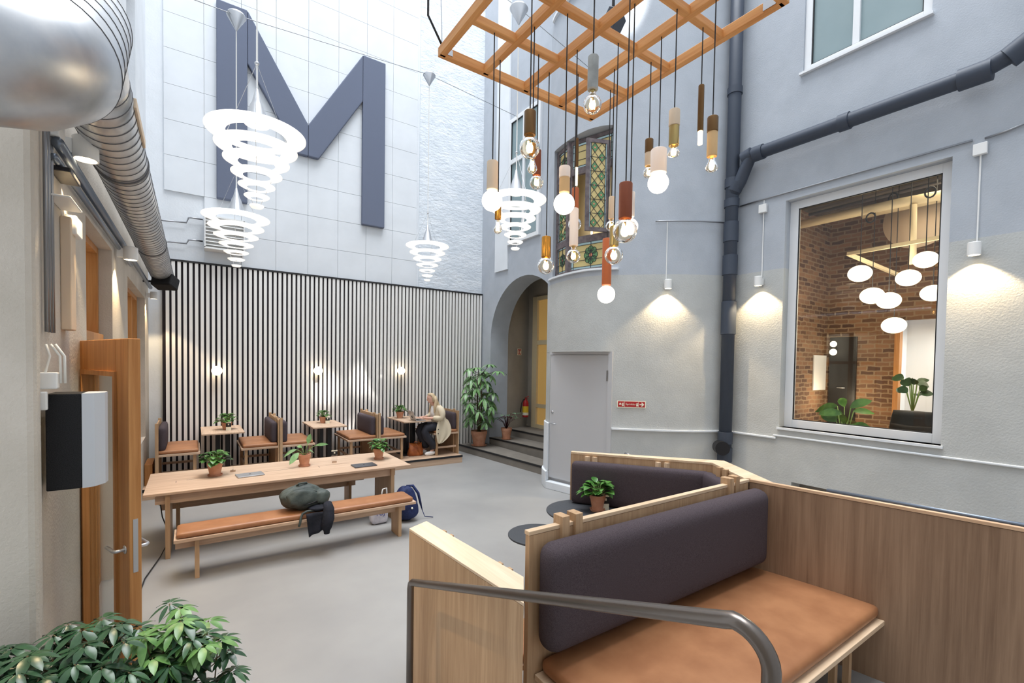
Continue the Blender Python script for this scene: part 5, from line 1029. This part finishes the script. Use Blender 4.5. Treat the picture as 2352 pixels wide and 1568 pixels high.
for s, nm in ((-1, 'handle'), (1, 'handle')):
    h0 = H_+dd*(DW-0.065)+Vector((0, 0, 1.05)); hm = MB(); hm.tube([h0+dnn*(s*0.03), h0+dnn*(s*0.075), h0+dnn*(s*0.085)-dd*0.015, h0+dnn*(s*0.085)-dd*0.13], 0.010, 10); hm.tube([h0+dnn*(s*0.03), h0+dnn*(s*0.036)], 0.025, 14); part(nm, hm, M['alu'], d4, True)
cl_ = MB(); dl(cl_, 0.02, 0.10, -0.10, -0.03, 2.17, 2.25); part('door_closer', cl_, M['blackm'], d4, label='black door closer with red button'); part('closer_button', MB().ball(H_+dd*0.02-dnn*0.09+Vector((0, 0, 2.2)), 0.012), M['red'], d4, True)

# fan heater with copper pipes on the back wall
a = PY(469, 498, 10.2); b = PY(545, 575, 10.2); R = thing('fan_heater', 'white louvred fan heater on the back wall left of the slats top', 'heater', (0.4, 10.3, 4.2)); zA, zB = PY(500, 572, 10.2).z, PY(500, 500, 10.2).z
part('casing', MB().box(a.x, a.x+0.02, 10.15, 10.46, zA, zB).box(b.x+0.1, b.x+0.12, 10.15, 10.46, zA, zB).box(a.x, b.x+0.12, 10.15, 10.46, zA-0.015, zA+0.015).box(a.x, b.x+0.12, 10.15, 10.46, zB-0.015, zB+0.01).box(a.x, b.x+0.12, 10.30, 10.46, zA, zB), M['white'], R)
m_ = MB(); k = zA+0.05
while k < zB-0.03: m_.extrude([(a.x+0.02, 10.15, k), (a.x+0.02, 10.20, k+0.035), (a.x+0.02, 10.206, k+0.03), (a.x+0.02, 10.156, k-0.005)], (b.x+0.08-a.x, 0, 0)); k += 0.062
part('louvres', m_, M['white'], R)
def pp(pts, lab): single('copper_pipe', MB().tube([PY(x_, y_, 10.44) for x_, y_ in pts], 0.014, 8), M['steel'], lab, 'pipe', True)
pp([(356, 503), (375, 506), (428, 511), (433, 500), (442, 500), (466, 504)], 'upper thin pipe running to the fan heater'); pp([(381, 590), (381, 556), (390, 555), (428, 559), (433, 551), (442, 551), (466, 554)], 'lower thin bent pipe with valve running to the fan heater')

# ------------------------------------------------------------------ bags and things on the bench
def sup(mb, c, hx, hy, hz, e=2.6, nz=0.0, seed=0, rot=None, seg=32, rings=20, taper=0.0):
    rs = random.Random(seed); ph = [rs.uniform(0, 6.28) for _ in range(8)]; old = mb.T; mb.T = Matrix.Translation(c) @ (rot or Matrix.Identity(4)); vs = []
    f = lambda w: math.copysign(abs(w)**(2/e), w)
    for i in range(rings+1):
        th = -PI/2+PI*i/rings
        for j in range(seg):
            a = 2*PI*j/seg; k = 1+nz*(math.sin(3*a+ph[0]+2*th)+math.sin(5*th+ph[1]+a)*0.7+math.sin(7*a-4*th+ph[2])*0.5); zf = f(math.sin(th)); tp_ = 1-taper*max(0, zf)
            vs.append((hx*f(math.cos(th))*f(math.cos(a))*k*tp_, hy*f(math.cos(th))*f(math.sin(a))*k*tp_, hz*zf*(1+nz*math.sin(2*a+ph[3]))))
    mb.add(vs, [(i*seg+j, i*seg+(j+1) % seg, (i+1)*seg+(j+1) % seg, (i+1)*seg+j) for i in range(rings) for j in range(seg)]); mb.T = old; return mb
def tag1(o, l, c): o['label'] = l; o['category'] = c
p = PZ(688, 1160, 0.62); bx_, by_ = 1.05, 5.74
R = thing('backpack', 'olive grey backpack slumped on the tan leather bench', 'backpack', (bx_, by_, 0.495)); rt = Matrix.Rotation(0.12, 4, 'Y') @ rotz(0.1)
part('bag_body', sup(MB(), (bx_, by_, 0.64), 0.265, 0.165, 0.148, 2.3, 0.03, 3, rt, 72, 48, 0.38), M['bpg'], R, True); part('front_pocket', sup(MB(), (bx_-0.02, by_-0.10, 0.655), 0.17, 0.09, 0.10, 2.4, 0.05, 5, rt, 48, 30), M['bpg'], R, True)
part('grab_handle', MB().tube([(bx_-0.08, by_-0.02, 0.765), (bx_-0.06, by_-0.05, 0.80), (bx_+0.02, by_-0.03, 0.80), (bx_+0.05, by_, 0.76)], 0.012, 6), M['bpg'], R, True)
part('shoulder_strap', MB().tube([(bx_+0.16, by_-0.14, 0.56), (bx_+0.15, by_-0.19, 0.53), (bx_+0.08, by_-0.205, 0.515), (bx_, by_-0.20, 0.515), (bx_-0.05, by_-0.215, 0.50), (bx_-0.07, by_-0.235, 0.46), (bx_-0.08, by_-0.238, 0.40), (bx_-0.09, by_-0.236, 0.37)], 0.013, 8), M['bpg'], R, True)
part('seam_strap', MB().tube([(bx_-0.22, by_-0.05, 0.61), (bx_-0.15, by_-0.12, 0.58), (bx_+0.02, by_-0.175, 0.585), (bx_+0.18, by_-0.13, 0.61), (bx_+0.22, by_-0.06, 0.64)], 0.010, 6), M['blackm'], R, True); part('side_pocket', sup(MB(), (bx_+0.17, by_-0.07, 0.63), 0.09, 0.10, 0.085, 2.6, 0.04, 8, rt, 40, 26), M['bpg'], R, True); part('zip_line', MB().tube([(bx_-0.22, by_-0.09, 0.66), (bx_-0.10, by_-0.14, 0.70), (bx_+0.08, by_-0.13, 0.72), (bx_+0.2, by_-0.08, 0.67)], 0.005, 5), M['blackp'], R, True)
jx = 1.17
def crumple(o, st, sc_=0.09):
    tx = bpy.data.textures.new('folds', 'CLOUDS'); tx.noise_scale = sc_; tx.noise_depth = 2; d = o.modifiers.new('folds', 'DISPLACE'); d.texture = tx; d.strength = st; d.mid_level = 0.5; d.texture_coords = 'LOCAL'
for o in bpy.data.objects:
    if o.parent and o.parent.name == 'backpack' and o.name.split('.')[0] in ('bag_body', 'front_pocket', 'side_pocket'): crumple(o, 0.028, 0.13)
R = thing('draped_jacket', 'black jacket hanging over the front edge of the bench under the backpack', 'jacket', (jx, 5.52, 0.35))
def drape(x0, x1, zb0, zb1, y, ph):
    rings = []; n = 10
    for i in range(8):
        t_ = i/7; z = 0.50-(0.50-(zb0))*t_; row = []
        for side in (0, 1):
            for j in (range(n+1) if side == 0 else range(n, -1, -1)):
                u = j/n; x_ = x0+(x1-x0)*(u*(1-0.25*t_)+0.12*t_); yy = y-0.012*math.sin(u*11+ph+2*t_)*(0.3+t_)-(0.03 if i > 0 else -0.02)*0; zz = z-(zb0-zb1)*u*t_*-1*-1
                row.append(Vector((x_, yy-(0.010 if side == 0 else -0.010), zz)))
        rings.append(row)
    return MB().loft(rings)
part('jacket_body', drape(1.03, 1.27, 0.24, 0.30, 5.488, 0), M['jkt'], R, True); part('sleeve', MB().tube([(1.27, 5.55, 0.56), (1.27, 5.485, 0.52), (1.26, 5.455, 0.42), (1.24, 5.46, 0.33), (1.245, 5.465, 0.28), (1.245, 5.465, 0.25)], [0.05, 0.06, 0.065, 0.06, 0.035, 0.032], 12), M['jkt'], R, True)
part('jacket_fold', sup(MB(), (1.20, 5.64, 0.525), 0.13, 0.15, 0.035, 2.4, 0.06, 9), M['jkt'], R, True)
nx_, ny_ = 2.57, 6.0; p = PZ(940, 1200, 0.0); nx_, ny_ = p.x, p.y+0.15
R = thing('backpack', 'navy blue backpack standing on the floor at the bench end', 'backpack', (nx_, ny_, 0)); part('bag_body', sup(MB(), (nx_, ny_, 0.235), 0.155, 0.13, 0.235, 2.8, 0.03, 11, None, 36, 24, 0.22), M['navy'], R, True); part('front_pocket', sup(MB(), (nx_+0.02, ny_-0.11, 0.17), 0.12, 0.06, 0.13, 2.6, 0.04, 12), M['navy'], R, True)
part('shoulder_strap', MB().tube([(nx_+0.02, ny_+0.02, 0.47), (nx_+0.10, ny_-0.02, 0.47), (nx_+0.17, ny_-0.05, 0.36), (nx_+0.20, ny_-0.06, 0.22), (nx_+0.22, ny_-0.08, 0.12)], [0.012, 0.02, 0.02, 0.016, 0.006], 8).tube([(nx_+0.22, ny_-0.08, 0.12), (nx_+0.25, ny_-0.10, 0.03), (nx_+0.36, ny_-0.14, 0.012)], 0.006, 5), M['navy'], R, True)
part('badge', MB().ball((nx_+0.03, ny_-0.172, 0.2), 0.014), M['signw'], R, True)
tx_, ty_ = PZ(876, 1206, 0).x, PZ(876, 1206, 0).y+0.1
R = thing('carrier_bag', 'white carrier bag with blue letters between bench leg and backpack', 'bag', (tx_, ty_, 0)); part('bag_body', sup(MB(), (tx_, ty_, 0.17), 0.12, 0.07, 0.17, 4, 0.03, 15, None, 36, 20, 0.1), M['plastic'], R, True); part('bag_handle', MB().tube([(tx_+0.02, ty_, 0.32), (tx_+0.05, ty_, 0.46), (tx_+0.10, ty_, 0.47), (tx_+0.11, ty_, 0.32)], 0.010, 6), M['rope'], R, True)
part('lettering', place_text('TUJ', 0.085, (tx_-0.01, ty_-0.078, 0.155), (1, 0, 0), (0, 0, 1)), M['blueink'], R)

# ------------------------------------------------------------------ the person at the far table
Y0 = 9.46; Rp = thing('person', 'person with long blonde hair in a cream coat working on a laptop', 'person', (4.5, Y0, 0.165))
V = [(4.56, Y0, 0.80, 0.12), (4.55, Y0, 0.95, 0.11), (4.50, Y0, 1.12, 0.12), (4.46, Y0, 1.215, 0.075), (4.415, Y0, 1.275, 0.048), (4.358, Y0, 1.335, 0.062), (4.348, Y0, 1.385, 0.078), (4.355, Y0, 1.455, 0.076),
     (4.48, Y0-0.155, 1.18, 0.042), (4.48, Y0-0.20, 0.99, 0.038), (4.25, Y0-0.09, 0.985, 0.028), (4.17, Y0-0.05, 0.985, 0.026),
     (4.48, Y0+0.155, 1.18, 0.042), (4.44, Y0+0.20, 1.0, 0.042), (4.22, Y0+0.14, 0.985, 0.028), (4.14, Y0+0.10, 0.985, 0.026),
     (4.52, Y0-0.09, 0.79, 0.09), (4.16, Y0-0.08, 0.74, 0.062), (4.37, Y0-0.08, 0.30, 0.035), (4.27, Y0-0.09, 0.20, 0.032),
     (4.52, Y0+0.09, 0.79, 0.09), (4.12, Y0+0.12, 0.74, 0.062), (4.26, Y0+0.13, 0.30, 0.035), (4.16, Y0+0.13, 0.20, 0.032)]
E_ = [(0, 1), (1, 2), (2, 3), (3, 4), (4, 5), (5, 6), (6, 7), (3, 8), (8, 9), (9, 10), (10, 11), (3, 12), (12, 13), (13, 14), (14, 15), (0, 16), (16, 17), (17, 18), (18, 19), (0, 20), (20, 21), (21, 22), (22, 23)]
for hand, sg in ((11, -1), (15, 1)):
    hx, hy, hz, _ = V[hand]
    for k, (oy, L) in enumerate(((-0.022, 0.060), (-0.008, 0.072), (0.007, 0.070), (0.021, 0.055))):
        V += [(hx-0.03, hy+oy, hz+0.006, 0.009), (hx-0.03-L*0.5, hy+oy*1.3, hz+0.014, 0.008), (hx-0.03-L, hy+oy*1.5, hz-0.004, 0.007)]; n = len(V); E_ += [(hand, n-3), (n-3, n-2), (n-2, n-1)]
    V += [(hx-0.005, hy-sg*0.03, hz, 0.010), (hx-0.045, hy-sg*0.045, hz-0.004, 0.008)]; n = len(V); E_ += [(hand, n-2), (n-2, n-1)]
bo = skinned('body', V, E_, 0, M['skin'], Rp, 3); bpy.context.view_layer.update()
bm_ = bpy.data.meshes.new_from_object(bo.evaluated_get(bpy.context.evaluated_depsgraph_get())); bo.modifiers.clear(); bo.data = bm_
o_ = wloc(Rp); hc = Vector((4.352, Y0, 1.40))
for v in bm_.vertices:     # shape skull, nose, chin and eye sockets on the one body surface
    p = v.co+o_
    if p.z > 1.28 and abs(p.y-Y0) < 0.12 and p.x < 4.50:
        d = p-hc; wgt = min(1, max(0, (p.z-1.295)/0.045)); q = Vector((d.x/0.092, d.y/0.074, d.z/0.118)); L = q.length or 1
        t = hc+Vector((d.x/L, d.y/L, d.z/L)); p = p.lerp(t, wgt)
        if p.x < hc.x:
            y_ = p.y-Y0; g = lambda cy_, cz_, sy_, sz_: math.exp(-((abs(y_)-cy_)/sy_)**2-((p.z-cz_)/sz_)**2)
            p.x -= 0.022*g(0, 1.372, 0.012, 0.014)+0.012*g(0, 1.392, 0.010, 0.020)+0.010*g(0, 1.305, 0.022, 0.016)+0.006*g(0, 1.336, 0.02, 0.008)-0.006*g(0.03, 1.400, 0.014, 0.010)+0.003*g(0.03, 1.422, 0.02, 0.007)
    p.x -= 0.22*max(0, p.z-1.36)
    v.co = p-o_
for p in bm_.polygons: p.use_smooth = True
part('eye', MB().ball((4.268, Y0-0.030, 1.400), 0.008, (0.6, 1.3, 0.6)).ball((4.268, Y0+0.030, 1.400), 0.008, (0.6, 1.3, 0.6)), M['blackp'], Rp, True); part('mouth', MB().ball((4.275, Y0, 1.336), 0.016, (0.45, 1, 0.32)), plain('lips', (180, 96, 90), 0.5), Rp, True)
def ell(cx, cy_, z, rx, ry, n=20, tilt=0, w=0.0): return [Vector((cx+rx*math.cos(2*PI*k/n)*(1+w*math.sin(5*2*PI*k/n+z*9)), cy_+ry*math.sin(2*PI*k/n)*(1+w*math.sin(4*2*PI*k/n+z*7)), z+tilt*math.cos(2*PI*k/n))) for k in range(n)]
ct = MB(); ct.loft([ell(4.445, Y0, 1.29, 0.062, 0.080), ell(4.465, Y0, 1.262, 0.09, 0.135), ell(4.475, Y0, 1.235, 0.11, 0.185), ell(4.485, Y0, 1.18, 0.125, 0.215), ell(4.51, Y0, 1.05, 0.135, 0.205), ell(4.54, Y0, 0.92, 0.15, 0.21, 20, 0, 0.02), ell(4.575, Y0, 0.80, 0.17, 0.22, 20, 0, 0.03), ell(4.60, Y0, 0.73, 0.18, 0.225, 20, 0, 0.03)])
ct.tube([(4.475, Y0-0.12, 1.22), (4.485, Y0-0.18, 1.195), (4.50, Y0-0.225, 1.12), (4.505, Y0-0.245, 1.04), (4.49, Y0-0.245, 0.995), (4.43, Y0-0.20, 0.985), (4.37, Y0-0.16, 0.99), (4.32, Y0-0.13, 0.99)], [0.05, 0.078, 0.078, 0.072, 0.068, 0.060, 0.054, 0.050], 16)
ct.tube([(4.475, Y0+0.12, 1.22), (4.48, Y0+0.18, 1.195), (4.47, Y0+0.23, 1.10), (4.45, Y0+0.24, 1.01), (4.37, Y0+0.20, 0.99), (4.29, Y0+0.165, 0.99)], [0.05, 0.078, 0.075, 0.065, 0.056, 0.050], 16)
fl = []
for z, x0_, x1_, y_ in ((0.98, 4.44, 4.64, Y0-0.180), (0.90, 4.41, 4.69, Y0-0.20), (0.78, 4.37, 4.73, Y0-0.222), (0.68, 4.36, 4.735, Y0-0.232), (0.60, 4.365, 4.70, Y0-0.238), (0.53, 4.375, 4.63, Y0-0.24), (0.47, 4.39, 4.55, Y0-0.238), (0.43, 4.40, 4.49, Y0-0.235)):
    fl.append([Vector((x0_+(x1_-x0_)*k/8, y_-0.012*math.sin(k*1.7), z)) for k in range(9)]+[Vector((x0_+(x1_-x0_)*k/8, y_+0.012-0.012*math.sin(k*1.7), z)) for k in range(8, -1, -1)])
ct.loft(fl); cto = part('coat', ct, M['coat'], Rp, True); sbm = cto.modifiers.new('soft', 'SUBSURF'); sbm.levels = 1; sbm.render_levels = 1
part('coat_button', MB().ball((4.405, Y0-0.25, 0.75), 0.012).ball((4.40, Y0-0.255, 0.66), 0.012), M['blackp'], Rp)
part('top', MB().loft([ell(4.395, Y0, 1.25, 0.04, 0.05), ell(4.39, Y0, 1.12, 0.06, 0.08), ell(4.40, Y0, 0.98, 0.06, 0.09)]), M['shirt'], Rp, True)
tz = MB()
for sg, kx, ax_, fx in ((-1, 4.16, 4.37, 0.08), (1, 4.12, 4.27, 0.12)):
    tz.tube([(4.56, Y0+sg*0.10, 0.80), (4.38, Y0+sg*fx*1.05, 0.795), (kx+0.03, Y0+sg*fx, 0.765), (kx-0.005, Y0+sg*fx, 0.70), (kx+0.06, Y0+sg*fx, 0.56), (ax_-0.02, Y0+sg*fx, 0.42), (ax_+0.005, Y0+sg*fx, 0.31)], [0.10, 0.098, 0.088, 0.086, 0.090, 0.088, 0.078], 14)
part('trousers', tz, M['trous'], Rp, True)
for (cx, cy_) in ((4.32, Y0-0.085), (4.21, Y0+0.13)):
    part('shoe', sup(MB(), (cx-0.03, cy_, 0.213), 0.125, 0.046, 0.045, 2.6, 0, 1, Matrix.Rotation(-0.10, 4, 'Y')), M['white'], Rp, True)
hm = MB(); hm.lathe([(0.0, 0.105), (0.05, 0.098), (0.085, 0.065), (0.10, 0.02), (0.10, -0.03), (0.085, -0.09)], (4.365, Y0, 1.43), 24, 0.98, 0.94)
hm.v = [v if v.x > 4.335 or v.z > 1.455 else Vector((4.345, v.y, v.z)) for v in hm.v]
for k, (a_, L, sp_) in enumerate(((-1.0, 0.36, 0), (-0.7, 0.40, 0), (-0.4, 0.34, 0), (1.0, 0.36, 0), (0.7, 0.36, 0), (0.3, 0.3, 0), (0, 0.3, 0), (-1.25, 0.34, 0))):
    sx_ = 4.385+0.055*math.cos(a_); sy_ = Y0+0.092*math.sin(a_*1.1); fx_ = (4.36 if abs(a_) > 0.85 else 4.52); hm.tube([(sx_, sy_*1.0, 1.46), (sx_+0.005, sy_+0.02*math.copysign(1, a_ or 1), 1.36), (sx_*0.5+fx_*0.5, Y0+math.copysign(0.115, a_ or 1)*min(1, abs(a_)+.2), 1.24), (fx_, Y0+math.copysign(0.12, a_ or 1)*min(1, abs(a_)+.1), 1.46-L)], [0.03, 0.036, 0.036, 0.012], 8)
for v in hm.v: v.x -= 0.22*max(0, v.z-1.36)
part('hair', hm, M['hair'], Rp, True)
# open laptop, bag
R = thing('open_laptop', 'open silver laptop the person is typing on', 'laptop', (4.0, Y0+0.02, 0.94)); lm = MB(); lm.box(3.95, 4.17, Y0-0.13, Y0+0.19, 0.941, 0.953); part('keyboard_deck', lm, M['laptop'], R, bevel=0.003)
part('keys', MB().box(3.98, 4.08, Y0-0.11, Y0+0.17, 0.953, 0.955), M['blackp'], R)
part('screen_lid', MB().extrude([(3.95, Y0-0.13, 0.95), (3.95, Y0+0.19, 0.95), (3.875, Y0+0.19, 1.155), (3.875, Y0-0.13, 1.155)], (-0.008, 0, -0.002)), M['laptop'], R, bevel=0.002); 
lg = MB(); lg.T = Matrix.Translation((3.888, Y0+0.06, 1.02)) @ Matrix.Rotation(-1.22, 4, 'Y'); part('sticker', MB().extrude([(3.915+0.0, Y0+0.0, 1.0), (3.905, Y0+0.03, 1.02), (3.900, Y0+0.03, 1.05), (3.905, Y0-0.0, 1.03)], (-0.012, 0, 0)), M['blackp'], R)
hx_, hy_ = 4.06, 9.20; p = PZ(958, 1047, 0.165); hx_, hy_ = p.x, p.y+0.10
R = thing('handbag', 'tan brown leather tote bag standing at the platform edge', 'handbag', (hx_, hy_, 0.165)); rings = []
for k, (z, hw, hd) in enumerate(((0.167, 0.17, 0.075), (0.19, 0.18, 0.085), (0.27, 0.165, 0.08), (0.35, 0.145, 0.06), (0.40, 0.14, 0.035), (0.42, 0.15, 0.02))):
    ring = []
    for j in range(24):
        a_ = 2*PI*j/24; s_, c_ = math.sin(a_), math.cos(a_); x_ = hw*math.copysign(abs(c_)**0.5, c_); y_ = hd*math.copysign(abs(s_)**0.6, s_); zz = z+(0.05*abs(c_)**3-0.03*(1-abs(c_)))*(k >= 4)*(k-3)/2+0.004*math.sin(5*a_+k); ring.append(Vector((hx_+x_*(1+0.04*math.sin(3*a_+k)), hy_+y_*(1+0.1*math.sin(4*a_+k*2)), zz)))
    rings.append(ring)
part('bag_body', MB().loft(rings), M['leather2'], R, True)
part('strap', MB().tube([(hx_-0.06, hy_-0.06, 0.38), (hx_-0.02, hy_-0.09, 0.44), (hx_+0.04, hy_-0.11, 0.33), (hx_+0.07, hy_-0.11, 0.21), (hx_+0.12, hy_-0.10, 0.21), (hx_+0.14, hy_-0.09, 0.33)], 0.008, 6), M['leather2'], R, True); part('strap', MB().tube([(hx_-0.05, hy_+0.05, 0.38), (hx_+0.0, hy_+0.02, 0.47), (hx_+0.10, hy_, 0.44), (hx_+0.12, hy_+0.04, 0.36)], 0.008, 6), M['leather2'], R, True)
